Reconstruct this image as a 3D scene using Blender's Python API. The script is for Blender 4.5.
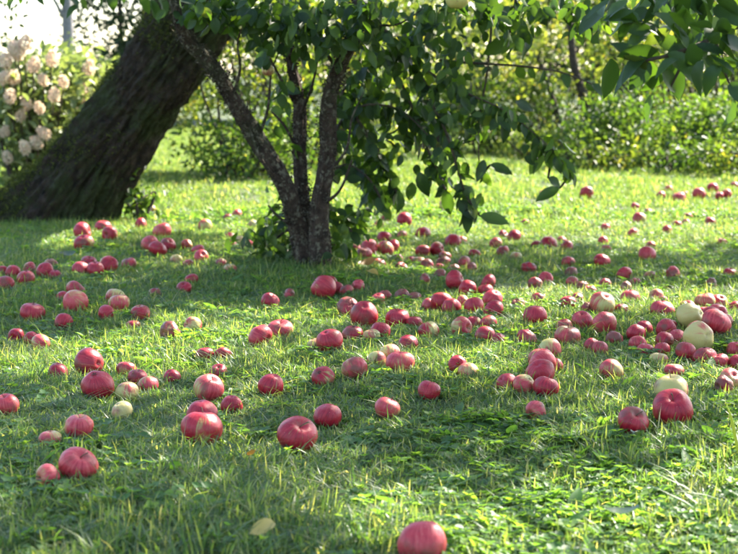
import bpy, math, random
import numpy as np
from mathutils import Vector, Matrix, Quaternion, noise

for o in list(bpy.data.objects):
    bpy.data.objects.remove(o)
random.seed(7)
rng = np.random.default_rng(11)
S = bpy.context.scene
COL = S.collection
R = math.radians

# ------------------------------------------------------------------ camera
F = 1700.0            # focal length in pixels of a 738 x 554 picture
CAM_H = 0.85
HORIZON = 75.0
PITCH = math.atan((277 - HORIZON) / F)
cam_data = bpy.data.cameras.new('camera')
cam = bpy.data.objects.new('camera', cam_data)
COL.objects.link(cam)
cam.location = (0, 0, CAM_H)
cam.rotation_euler = (R(90) - PITCH, 0, 0)
cam_data.sensor_fit = 'HORIZONTAL'
cam_data.sensor_width = 36
cam_data.lens = 36 * F / 738
cam_data.clip_start = 0.05
cam_data.clip_end = 1000
cam_data.dof.use_dof = True
cam_data.dof.focus_distance = 4.7
cam_data.dof.aperture_fstop = 6.8
S.camera = cam

# ------------------------------------------------------------------ light
SUN_AZ, SUN_EL = R(45), R(41)          # azimuth to the right of the view direction
SUN = Vector((math.sin(SUN_AZ) * math.cos(SUN_EL), math.cos(SUN_AZ) * math.cos(SUN_EL), math.sin(SUN_EL)))
W = bpy.data.worlds.new('World')
S.world = W
W.use_nodes = True
wn = W.node_tree.nodes
sky = wn.new('ShaderNodeTexSky')
sky.sky_type = 'NISHITA'
sky.sun_disc = False
sky.sun_elevation = SUN_EL
sky.sun_rotation = SUN_AZ
sky.dust_density = 1.0
sky.air_density = 1.0
W.node_tree.links.new(sky.outputs[0], wn['Background'].inputs['Color'])
wn['Background'].inputs['Strength'].default_value = 0.115
sun_data = bpy.data.lights.new('sun', 'SUN')
sun_data.energy = 5.0
sun_data.angle = R(0.53)
sun_data.color = (1.0, 0.93, 0.80)
sun = bpy.data.objects.new('sun', sun_data)
COL.objects.link(sun)
sun.rotation_euler = SUN.to_track_quat('Z', 'Y').to_euler()
sun.location = (8, 10, 12)
S.view_settings.view_transform = 'Standard'
S.view_settings.look = 'None'
S.view_settings.exposure = 2.6
S.view_settings.gamma = 1
S.cycles.max_bounces = 8
S.cycles.diffuse_bounces = 4
S.cycles.glossy_bounces = 2
S.cycles.transmission_bounces = 6
S.cycles.transparent_max_bounces = 8
S.cycles.use_denoising = True


# ------------------------------------------------------------------ helpers
def hgt(x, y):
    """gentle relief of the lawn"""
    return 0.018 * np.sin(x * 1.7 + 0.6) * np.cos(y * 1.1 + 0.4) + 0.010 * np.sin(x * 4.1 + y * 2.9)


CP, SP = math.cos(PITCH), math.sin(PITCH)


def ray(px, py):
    u, v = (px - 369) / F, -(py - 277) / F
    return Vector((u, CP + SP * v, -SP + CP * v))


def at(px, py, d):
    """the point seen at a pixel, d metres ahead"""
    r = ray(px, py)
    return Vector((0, 0, CAM_H)) + r * (d / r.y)


def on_ground(px, py, z=0.0):
    r = ray(px, py)
    return Vector((0, 0, CAM_H)) + r * ((z - CAM_H) / r.z)


def to_px(x, y, z):
    dz = z - CAM_H
    fwd = y * CP - dz * SP
    up = y * SP + dz * CP
    return 369 + F * x / fwd, 277 - F * up / fwd


def new_obj(name, data, parent=None, mat=None):
    o = bpy.data.objects.new(name, data)
    COL.objects.link(o)
    if parent is not None:
        o.parent = parent
    if mat is not None and data is not None and len(data.materials) == 0:
        data.materials.append(mat)
    return o


def empty(name, loc=(0, 0, 0)):
    o = bpy.data.objects.new(name, None)
    o.empty_display_size = 0.1
    o.location = loc
    COL.objects.link(o)
    return o


def tag(o, label=None, cat=None, group=None, kind=None):
    if label: o['label'] = label
    if cat: o['category'] = cat
    if group: o['group'] = group
    if kind: o['kind'] = kind
    return o


def np_mesh(name, V, faces, mat=None, smooth=True, attrs=None):
    """faces: list of (n,k) int arrays"""
    me = bpy.data.meshes.new(name)
    V = np.asarray(V, dtype=np.float32)
    me.vertices.add(len(V))
    me.vertices.foreach_set('co', V.ravel())
    loops = np.concatenate([f.ravel() for f in faces]).astype(np.int32)
    sizes = np.concatenate([np.full(len(f), f.shape[1]) for f in faces]).astype(np.int32)
    starts = np.concatenate([[0], np.cumsum(sizes)[:-1]]).astype(np.int32)
    me.loops.add(len(loops))
    me.loops.foreach_set('vertex_index', loops)
    me.polygons.add(len(sizes))
    me.polygons.foreach_set('loop_start', starts)
    me.polygons.foreach_set('loop_total', sizes)
    if smooth:
        me.polygons.foreach_set('use_smooth', np.ones(len(sizes), dtype=bool))
    for k, a in (attrs or {}).items():
        at_ = me.attributes.new(k, 'FLOAT', 'POINT')
        at_.data.foreach_set('value', np.asarray(a, dtype=np.float32))
    me.update(calc_edges=True)
    me.validate()
    if mat: me.materials.append(mat)
    return me


def unit(a):
    return a / np.maximum(np.linalg.norm(a, axis=-1, keepdims=True), 1e-9)


# leaf templates: t along, y across, z normal
def leaf_hi():
    ts = np.array([0, .10, .28, .50, .72, .90, 1.0])
    ws = np.array([.02, .17, .29, .31, .24, .10, .0])
    V = []
    for t, w in zip(ts, ws):
        curl = -0.22 * t * t
        V += [(t, -w, curl + .32 * w + .02 * math.sin(t * 17)), (t, 0, curl), (t, w, curl + .32 * w + .02 * math.cos(t * 15))]
    Fq = []
    for i in range(len(ts) - 1):
        a = i * 3
        Fq += [(a, a + 1, a + 4, a + 3), (a + 1, a + 2, a + 5, a + 4)]
    return np.array(V, float), [np.array(Fq)]


LEAF_HI = leaf_hi()
LEAF_MID = (np.array([(0, 0, 0), (.28, -.27, .09), (.68, -.23, .02), (1, 0, -.18), (.68, .23, .02), (.28, .27, .09)], float),
            [np.array([(0, 3, 2, 1), (0, 5, 4, 3)])])
LEAF_LO = (np.array([(0, 0, 0), (.45, -.33, .10), (1, 0, -.10), (.45, .33, .10)], float), [np.array([(0, 2, 1), (0, 3, 2)])])


def leaf_cloud(name, P, D, N, L, tpl, mat, rnd=None, width=1.0):
    """many leaves in one mesh"""
    P, D, N = np.asarray(P, float), unit(np.asarray(D, float)), np.asarray(N, float)
    N = unit(N - D * np.sum(N * D, axis=1, keepdims=True))
    B = np.cross(N, D)
    T, fs = tpl
    n, m = len(P), len(T)
    L = np.broadcast_to(np.asarray(L, float), (n,))
    V = P[:, None, :] + L[:, None, None] * (T[None, :, 0, None] * D[:, None, :] + width * T[None, :, 1, None] * B[:, None, :] + T[None, :, 2, None] * N[:, None, :])
    FF = [(f[None] + (np.arange(n) * m)[:, None, None]).reshape(-1, f.shape[1]) for f in fs]
    if rnd is None: rnd = rng.random(n)
    return np_mesh(name, V.reshape(-1, 3), FF, mat, True, {'rnd': np.repeat(rnd, m)})


def smooth_path(pts, n):
    """Catmull-Rom through (Vector, radius) control points"""
    pts = [(Vector(p), r) for p, r in pts]
    out = []
    m = len(pts) - 1
    for i in range(n):
        u = i / (n - 1) * m
        k = min(int(u), m - 1)
        f = u - k
        p0, p1, p2, p3 = (pts[max(0, min(m, k + j))] for j in (-1, 0, 1, 2))
        def cr(a, b, c, d):
            return 0.5 * ((2 * b) + (c - a) * f + (2 * a - 5 * b + 4 * c - d) * f * f + (3 * b - a - 3 * c + d) * f ** 3)
        out.append((cr(p0[0], p1[0], p2[0], p3[0]), max(0.0004, p1[1] + (p2[1] - p1[1]) * f)))
    return out


def tube_arrays(path, sides, disp=None):
    """returns V, quads for a tube round a path; disp(theta, s, p, r) -> radius factor"""
    V = []
    s = 0.0
    prev = None
    ref = Vector((0.13, 1, 0.07)).normalized()
    for i, (p, r) in enumerate(path):
        t = (path[min(i + 1, len(path) - 1)][0] - path[max(i - 1, 0)][0]).normalized()
        a = (ref - t * ref.dot(t)).normalized()
        ref = a
        b = t.cross(a)
        if prev is not None: s += (p - prev).length
        prev = p
        for k in range(sides):
            th = 2 * math.pi * k / sides
            rr = r * (disp(th, s, p, r) if disp else 1)
            V.append(p + a * (math.cos(th) * rr) + b * (math.sin(th) * rr))
    Q = []
    for i in range(len(path) - 1):
        for k in range(sides):
            k2 = (k + 1) % sides
            Q.append((i * sides + k, i * sides + k2, (i + 1) * sides + k2, (i + 1) * sides + k))
    n = len(V)
    V.append(path[-1][0]); tip = n
    T = [((len(path) - 1) * sides + k, (len(path) - 1) * sides + (k + 1) % sides, tip) for k in range(sides)]
    return np.array([tuple(v) for v in V]), np.array(Q), np.array(T)


def tubes_mesh(name, paths, sides, mat, disp=None):
    Vs, Qs, Ts, off = [], [], [], 0
    for p in paths:
        V, Q, T = tube_arrays(p, sides, disp)
        Vs.append(V); Qs.append(Q + off); Ts.append(T + off)
        off += len(V)
    return np_mesh(name, np.concatenate(Vs), [np.concatenate(Qs), np.concatenate(Ts)], mat)


# ------------------------------------------------------------------ materials
def mat_new(name):
    m = bpy.data.materials.new(name)
    m.use_nodes = True
    nt = m.node_tree
    return m, nt, nt.nodes, nt.links, nt.nodes['Principled BSDF']


def ramp(nodes, stops, interp='LINEAR'):
    r = nodes.new('ShaderNodeValToRGB')
    r.color_ramp.interpolation = interp
    el = r.color_ramp.elements
    while len(el) < len(stops): el.new(0.5)
    for e, (p, c) in zip(el, stops):
        e.position = p
        e.color = (*c, 1)
    return r


def mathn(nt, op, a, b=None, clamp=False):
    n = nt.nodes.new('ShaderNodeMath')
    n.operation = op
    n.use_clamp = clamp
    for i, v in enumerate((a, b)):
        if v is None: continue
        if isinstance(v, (int, float)): n.inputs[i].default_value = v
        else: nt.links.new(v, n.inputs[i])
    return n.outputs[0]


def leaf_material(name, stops, trans=0.45, trans_tint=(1.5, 1.55, .55), rough=0.42, spec=0.4, use_object=False, noise_scale=0):
    m, nt, N, L, P = mat_new(name)
    if use_object:
        oi = N.new('ShaderNodeObjectInfo'); fac = oi.outputs['Random']
    else:
        at_ = N.new('ShaderNodeAttribute'); at_.attribute_name = 'rnd'; fac = at_.outputs['Fac']
    r = ramp(N, stops)
    if noise_scale:
        tc = N.new('ShaderNodeTexCoord')
        nz = N.new('ShaderNodeTexNoise'); nz.inputs['Scale'].default_value = noise_scale
        L.new(tc.outputs['Object'], nz.inputs['Vector'])
        fac = mathn(nt, 'ADD', fac, mathn(nt, 'MULTIPLY', mathn(nt, 'SUBTRACT', nz.outputs[0], 0.5), 0.5), True)
    L.new(fac, r.inputs[0])
    L.new(r.outputs[0], P.inputs['Base Color'])
    P.inputs['Roughness'].default_value = rough
    P.inputs['Specular IOR Level'].default_value = spec
    tr = N.new('ShaderNodeBsdfTranslucent')
    mul = N.new('ShaderNodeMix'); mul.data_type = 'RGBA'; mul.blend_type = 'MULTIPLY'; mul.inputs[0].default_value = 1
    L.new(r.outputs[0], mul.inputs[6]); mul.inputs[7].default_value = (*trans_tint, 1)
    L.new(mul.outputs[2], tr.inputs['Color'])
    mx = N.new('ShaderNodeMixShader'); mx.inputs[0].default_value = trans
    L.new(P.outputs[0], mx.inputs[1]); L.new(tr.outputs[0], mx.inputs[2])
    L.new(mx.outputs[0], N['Material Output'].inputs['Surface'])
    return m


M = {}
M['grass'] = leaf_material('grass_blades', [(0, (.036, .080, .028)), (.45, (.064, .112, .040)), (.8, (.112, .155, .052)), (.93, (.15, .18, .068)), (1, (.34, .30, .17))], .52, (2.6, 2.45, .85), .42, .32)
M['weed'] = leaf_material('weed_leaves', [(0, (.045, .105, .035)), (.6, (.075, .145, .042)), (1, (.13, .20, .05))], .50, (2.7, 2.6, .65), .48, .24)
M['apple_leaf'] = leaf_material('apple_leaves', [(0, (.018, .036, .011)), (.6, (.032, .060, .015)), (.96, (.052, .088, .022)), (1, (.09, .11, .03))], .42, (2.3, 2.5, .5), .5, .28)
M['apple_leaf_one'] = leaf_material('apple_leaf_single', [(0, (.017, .035, .011)), (.6, (.030, .058, .015)), (.96, (.05, .085, .02)), (1, (.08, .10, .03))], .38, (2.3, 2.5, .5), .46, .30, True)
M['shrub'] = leaf_material('shrub_leaves', [(0, (.030, .060, .014)), (.5, (.08, .125, .022)), (.85, (.18, .21, .04)), (1, (.32, .27, .05))], .5, (1.6, 1.6, .6), .45, .4)
M['shrub_yellow'] = leaf_material('yellowing_shrub_leaves', [(0, (.04, .07, .015)), (.45, (.11, .15, .03)), (.8, (.21, .235, .05)), (1, (.34, .30, .07))], .5, (1.5, 1.5, .65), .45, .4)
M['dark_shrub'] = leaf_material('dark_shrub_leaves', [(0, (.028, .055, .016)), (.6, (.05, .09, .022)), (1, (.10, .14, .03))], .45, (2.0, 2.1, .55), .5, .3)
M['tree_far'] = leaf_material('far_tree_leaves', [(0, (.014, .028, .011)), (.6, (.028, .05, .018)), (1, (.07, .10, .03))], .32, (1.6, 1.8, .6), .5, .35)
M['hydrangea_leaf'] = leaf_material('hydrangea_leaves', [(0, (.10, .14, .05)), (.6, (.16, .20, .075)), (1, (.24, .26, .11))], .45, (1.5, 1.5, .75), .42, .45)
M['petal'] = leaf_material('hydrangea_petals', [(0, (.72, .66, .50)), (.5, (.75, .64, .50)), (.85, (.68, .50, .42)), (1, (.54, .50, .30))], .55, (1.15, 1.08, 1.0), .6, .2)
M['fallen_leaf'] = leaf_material('fallen_leaf', [(0, (.40, .31, .09)), (.5, (.44, .29, .06)), (1, (.28, .14, .04))], .35, (1.3, 1.15, .6), .5, .35, True)
M['fallen_green'] = leaf_material('fallen_green_leaf', [(0, (.06, .09, .05)), (1, (.10, .13, .06))], .35, (1.5, 1.7, .6), .32, .6, True)


def ground_material():
    m, nt, N, L, P = mat_new('lawn_soil')
    tc = N.new('ShaderNodeTexCoord')
    n1 = N.new('ShaderNodeTexNoise'); n1.inputs['Scale'].default_value = 3.0; n1.inputs['Detail'].default_value = 8
    n2 = N.new('ShaderNodeTexNoise'); n2.inputs['Scale'].default_value = 160; n2.inputs['Detail'].default_value = 4
    for n in (n1, n2): L.new(tc.outputs['Object'], n.inputs['Vector'])
    r1 = ramp(N, [(.3, (.040, .075, .018)), (.7, (.085, .115, .03))])
    r2 = ramp(N, [(.35, (.35, .3, .25)), (.7, (1.2, 1.15, 1))])
    L.new(n1.outputs[0], r1.inputs[0]); L.new(n2.outputs[0], r2.inputs[0])
    mul = N.new('ShaderNodeMix'); mul.data_type = 'RGBA'; mul.blend_type = 'MULTIPLY'; mul.inputs[0].default_value = 1
    L.new(r1.outputs[0], mul.inputs[6]); L.new(r2.outputs[0], mul.inputs[7])
    L.new(mul.outputs[2], P.inputs['Base Color'])
    P.inputs['Roughness'].default_value = .95
    b = N.new('ShaderNodeBump'); b.inputs['Strength'].default_value = .8; b.inputs['Distance'].default_value = .01
    L.new(n2.outputs[0], b.inputs['Height']); L.new(b.outputs[0], P.inputs['Normal'])
    return m


M['ground'] = ground_material()


def bark_material(name, dark, light, moss, moss_amt, speck=None, speck_amt=0.0, scale=1.0):
    m, nt, N, L, P = mat_new(name)
    tc = N.new('ShaderNodeTexCoord')
    def nz(s, d=8, rough=.6):
        n = N.new('ShaderNodeTexNoise'); n.inputs['Scale'].default_value = s; n.inputs['Detail'].default_value = d
        n.inputs['Roughness'].default_value = rough
        L.new(tc.outputs['Object'], n.inputs['Vector']); return n.outputs[0]
    a = nz(22 * scale); b = nz(3.2 * scale, 6); c = nz(70 * scale, 4)
    r = ramp(N, [(.3, dark), (.72, light)]); L.new(a, r.inputs[0])
    f = mathn(nt, 'ADD', mathn(nt, 'MULTIPLY', b, .7), mathn(nt, 'MULTIPLY', c, .3))
    fr = ramp(N, [(max(.0, .62 - moss_amt * .4), (0, 0, 0)), (min(1, .74 - moss_amt * .4), (1, 1, 1))]); L.new(f, fr.inputs[0])
    mx = N.new('ShaderNodeMix'); mx.data_type = 'RGBA'
    L.new(fr.outputs[0], mx.inputs[0]); L.new(r.outputs[0], mx.inputs[6])
    mr = ramp(N, [(.3, tuple(x * .55 for x in moss)), (.7, moss)]); L.new(c, mr.inputs[0]); L.new(mr.outputs[0], mx.inputs[7])
    out = mx.outputs[2]
    if speck:
        d = nz(38 * scale, 5, .7)
        dr = ramp(N, [(.57 - speck_amt * .1, (0, 0, 0)), (.63 - speck_amt * .1, (1, 1, 1))]); L.new(d, dr.inputs[0])
        m2 = N.new('ShaderNodeMix'); m2.data_type = 'RGBA'
        L.new(dr.outputs[0], m2.inputs[0]); L.new(out, m2.inputs[6]); m2.inputs[7].default_value = (*speck, 1)
        out = m2.outputs[2]
    L.new(out, P.inputs['Base Color'])
    P.inputs['Roughness'].default_value = .9
    P.inputs['Specular IOR Level'].default_value = .25
    bp = N.new('ShaderNodeBump'); bp.inputs['Strength'].default_value = .9; bp.inputs['Distance'].default_value = .03
    hsum = mathn(nt, 'ADD', a, mathn(nt, 'MULTIPLY', c, .5))
    L.new(hsum, bp.inputs['Height']); L.new(bp.outputs[0], P.inputs['Normal'])
    return m


M['bark_old'] = bark_material('old_mossy_bark', (.003, .002, .0012), (.048, .031, .019), (.031, .038, .009), .44)
M['bark_lichen'] = bark_material('lichen_bark', (.010, .006, .004), (.070, .046, .030), (.045, .048, .020), .28, (.115, .10, .066), .3, 1.0)
M['bark_dark'] = bark_material('shrub_bark', (.03, .022, .016), (.09, .07, .05), (.06, .07, .03), .2)
M['bark_pale'] = bark_material('pale_bark', (.16, .15, .15), (.30, .28, .27), (.12, .14, .08), .1)
M['twig'] = bark_material('twig_bark', (.05, .035, .022), (.13, .10, .06), (.07, .08, .03), .1, None, 0, 3)
M['twig_pale'] = bark_material('pale_twig_bark', (.20, .18, .09), (.36, .32, .18), (.2, .2, .1), .1, None, 0, 3)
M['stalk'] = leaf_material('grass_stalk', [(0, (.30, .34, .08)), (1, (.38, .40, .10))], .4, (1.5, 1.5, .6), .5, .3)
M['moss'] = leaf_material('moss_tufts', [(0, (.03, .04, .010)), (.6, (.07, .085, .018)), (1, (.12, .13, .03))], .3, (1.4, 1.4, .5), .7, .15)
M['lichen'] = leaf_material('lichen_flakes', [(0, (.025, .019, .012)), (.6, (.07, .058, .038)), (1, (.14, .125, .09))], .2, (1.1, 1.1, .9), .9, .1)


def apple_material():
    """object colour: R = amount of red blush, G = browning, B = pinkness of the red"""
    m, nt, N, L, P = mat_new('apple_skin')
    tc = N.new('ShaderNodeTexCoord'); oi = N.new('ShaderNodeObjectInfo')
    sep = N.new('ShaderNodeSeparateColor'); L.new(oi.outputs['Color'], sep.inputs[0])
    off = N.new('ShaderNodeVectorMath'); off.operation = 'SCALE'; off.inputs[0].default_value = (17, 9, 5); L.new(oi.outputs['Random'], off.inputs['Scale'])
    add = N.new('ShaderNodeVectorMath'); add.operation = 'ADD'; L.new(tc.outputs['Object'], add.inputs[0]); L.new(off.outputs[0], add.inputs[1])
    # streaks that run from stem to calyx
    nrm = N.new('ShaderNodeVectorMath'); nrm.operation = 'MULTIPLY'; L.new(tc.outputs['Object'], nrm.inputs[0]); nrm.inputs[1].default_value = (1, 1, 0)
    nn = N.new('ShaderNodeVectorMath'); nn.operation = 'NORMALIZE'; L.new(nrm.outputs[0], nn.inputs[0])
    nadd = N.new('ShaderNodeVectorMath'); nadd.operation = 'ADD'; L.new(nn.outputs[0], nadd.inputs[0]); L.new(off.outputs[0], nadd.inputs[1])
    zz = N.new('ShaderNodeVectorMath'); zz.operation = 'MULTIPLY'; L.new(tc.outputs['Object'], zz.inputs[0]); zz.inputs[1].default_value = (0, 0, .35)
    sadd = N.new('ShaderNodeVectorMath'); sadd.operation = 'ADD'; L.new(nadd.outputs[0], sadd.inputs[0]); L.new(zz.outputs[0], sadd.inputs[1])
    st = N.new('ShaderNodeTexNoise'); st.inputs['Scale'].default_value = 6.5; st.inputs['Detail'].default_value = 6; st.inputs['Roughness'].default_value = .65
    L.new(sadd.outputs[0], st.inputs['Vector'])
    pat = N.new('ShaderNodeTexNoise'); pat.inputs['Scale'].default_value = .75; pat.inputs['Detail'].default_value = 3
    L.new(add.outputs[0], pat.inputs['Vector'])
    v = mathn(nt, 'ADD', mathn(nt, 'MULTIPLY', mathn(nt, 'SUBTRACT', st.outputs[0], .5), 1.5), mathn(nt, 'MULTIPLY', mathn(nt, 'SUBTRACT', pat.outputs[0], .5), 2.6))
    v = mathn(nt, 'ADD', v, sep.outputs[0])
    mr = N.new('ShaderNodeMapRange'); mr.interpolation_type = 'SMOOTHSTEP'; mr.inputs[1].default_value = .12; mr.inputs[2].default_value = .62; L.new(v, mr.inputs[0])
    # ground colour of the skin
    gr = ramp(N, [(.3, (.34, .30, .085)), (.55, (.43, .335, .12)), (.75, (.44, .25, .12))]); L.new(pat.outputs[0], gr.inputs[0])
    rc = ramp(N, [(.25, (.11, .002, .009)), (.5, (.26, .004, .014)), (.75, (.38, .018, .024))]); L.new(st.outputs[0], rc.inputs[0])
    pk = N.new('ShaderNodeMix'); pk.data_type = 'RGBA'; L.new(mathn(nt, 'MULTIPLY', sep.outputs[2], .75), pk.inputs[0]); L.new(rc.outputs[0], pk.inputs[6]); rp = ramp(N, [(.32, (.28, .012, .022)), (.5, (.45, .050, .055)), (.72, (.52, .13, .11))]); L.new(st.outputs[0], rp.inputs[0]); L.new(rp.outputs[0], pk.inputs[7])
    c1 = N.new('ShaderNodeMix'); c1.data_type = 'RGBA'; L.new(mr.outputs[0], c1.inputs[0]); L.new(gr.outputs[0], c1.inputs[6]); L.new(pk.outputs[2], c1.inputs[7])
    # browning
    bn = N.new('ShaderNodeTexNoise'); bn.inputs['Scale'].default_value = 1.6; bn.inputs['Detail'].default_value = 5; L.new(add.outputs[0], bn.inputs['Vector'])
    bv = mathn(nt, 'ADD', mathn(nt, 'MULTIPLY', mathn(nt, 'SUBTRACT', bn.outputs[0], .5), 2.2), sep.outputs[1])
    bm = N.new('ShaderNodeMapRange'); bm.interpolation_type = 'SMOOTHSTEP'; bm.inputs[1].default_value = .22; bm.inputs[2].default_value = .70; L.new(bv, bm.inputs[0])
    c2 = N.new('ShaderNodeMix'); c2.data_type = 'RGBA'; L.new(mathn(nt, 'MULTIPLY', bm.outputs[0], .85), c2.inputs[0]); L.new(c1.outputs[2], c2.inputs[6]); c2.inputs[7].default_value = (.12, .05, .028, 1)
    # lenticels and scab specks
    vo = N.new('ShaderNodeTexVoronoi'); vo.inputs['Scale'].default_value = 11; L.new(add.outputs[0], vo.inputs['Vector'])
    vm = N.new('ShaderNodeMapRange'); vm.inputs[1].default_value = .10; vm.inputs[2].default_value = .04; vm.inputs[3].default_value = 0; vm.inputs[4].default_value = .55; L.new(vo.outputs['Distance'], vm.inputs[0])
    c3 = N.new('ShaderNodeMix'); c3.data_type = 'RGBA'; L.new(vm.outputs[0], c3.inputs[0]); L.new(c2.outputs[2], c3.inputs[6]); c3.inputs[7].default_value = (.62, .45, .30, 1)
    sn = N.new('ShaderNodeTexNoise'); sn.inputs['Scale'].default_value = 4.5; sn.inputs['Detail'].default_value = 6; sn.inputs['Roughness'].default_value = .75; L.new(add.outputs[0], sn.inputs['Vector'])
    sm = N.new('ShaderNodeMapRange'); sm.inputs[1].default_value = .635; sm.inputs[2].default_value = .675; sm.inputs[4].default_value = .8; L.new(sn.outputs[0], sm.inputs[0])
    c4 = N.new('ShaderNodeMix'); c4.data_type = 'RGBA'; L.new(sm.outputs[0], c4.inputs[0]); L.new(c3.outputs[2], c4.inputs[6]); c4.inputs[7].default_value = (.09, .045, .03, 1)
    L.new(c4.outputs[2], P.inputs['Base Color'])
    rr = N.new('ShaderNodeMapRange'); rr.inputs[3].default_value = .30; rr.inputs[4].default_value = .54; L.new(pat.outputs[0], rr.inputs[0]); L.new(rr.outputs[0], P.inputs['Roughness'])
    P.inputs['Specular IOR Level'].default_value = .30
    P.inputs['Sheen Weight'].default_value = .0
    P.inputs['Sheen Roughness'].default_value = .4
    P.inputs['Sheen Tint'].default_value = (1, .85, .9, 1)
    P.inputs['Subsurface Weight'].default_value = .08
    P.inputs['Subsurface Radius'].default_value = (.01, .004, .002)
    bp = N.new('ShaderNodeBump'); bp.inputs['Strength'].default_value = .25; bp.inputs['Distance'].default_value = .02
    L.new(mathn(nt, 'ADD', bn.outputs[0], mathn(nt, 'MULTIPLY', sn.outputs[0], .35)), bp.inputs['Height']); L.new(bp.outputs[0], P.inputs['Normal'])
    return m


M['apple'] = apple_material()


def plain(name, c, rough=.8):
    m, nt, N, L, P = mat_new(name)
    tc = N.new('ShaderNodeTexCoord'); n = N.new('ShaderNodeTexNoise'); n.inputs['Scale'].default_value = 8; n.inputs['Detail'].default_value = 5
    L.new(tc.outputs['Object'], n.inputs['Vector'])
    r = ramp(N, [(.3, tuple(x * .6 for x in c)), (.7, tuple(x * 1.25 for x in c))]); L.new(n.outputs[0], r.inputs[0]); L.new(r.outputs[0], P.inputs['Base Color'])
    P.inputs['Roughness'].default_value = rough
    return m


M['apple_stem'] = plain('apple_stem', (.10, .06, .03))
M['calyx'] = plain('apple_calyx', (.05, .035, .02))

# ------------------------------------------------------------------ ground: one sheet to the horizon
xs = np.concatenate([np.linspace(-400, -14, 14), np.linspace(-10, 10, 110), np.linspace(14, 400, 14)])
ys = np.concatenate([np.linspace(-60, -2, 6), np.linspace(0, 26, 150), np.linspace(30, 700, 24)])
X, Y = np.meshgrid(xs, ys)
Z = np.where((np.abs(X) < 11) & (Y < 27), hgt(X, Y), 0)
idx = np.arange(X.size).reshape(X.shape)
Q = np.stack([idx[:-1, :-1], idx[:-1, 1:], idx[1:, 1:], idx[1:, :-1]], -1).reshape(-1, 4)
ground = new_obj('ground', np_mesh('ground', np.stack([X, Y, Z], -1).reshape(-1, 3), [Q], M['ground']))
tag(ground, 'soil of the orchard lawn beneath the grass', kind='structure')

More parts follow.
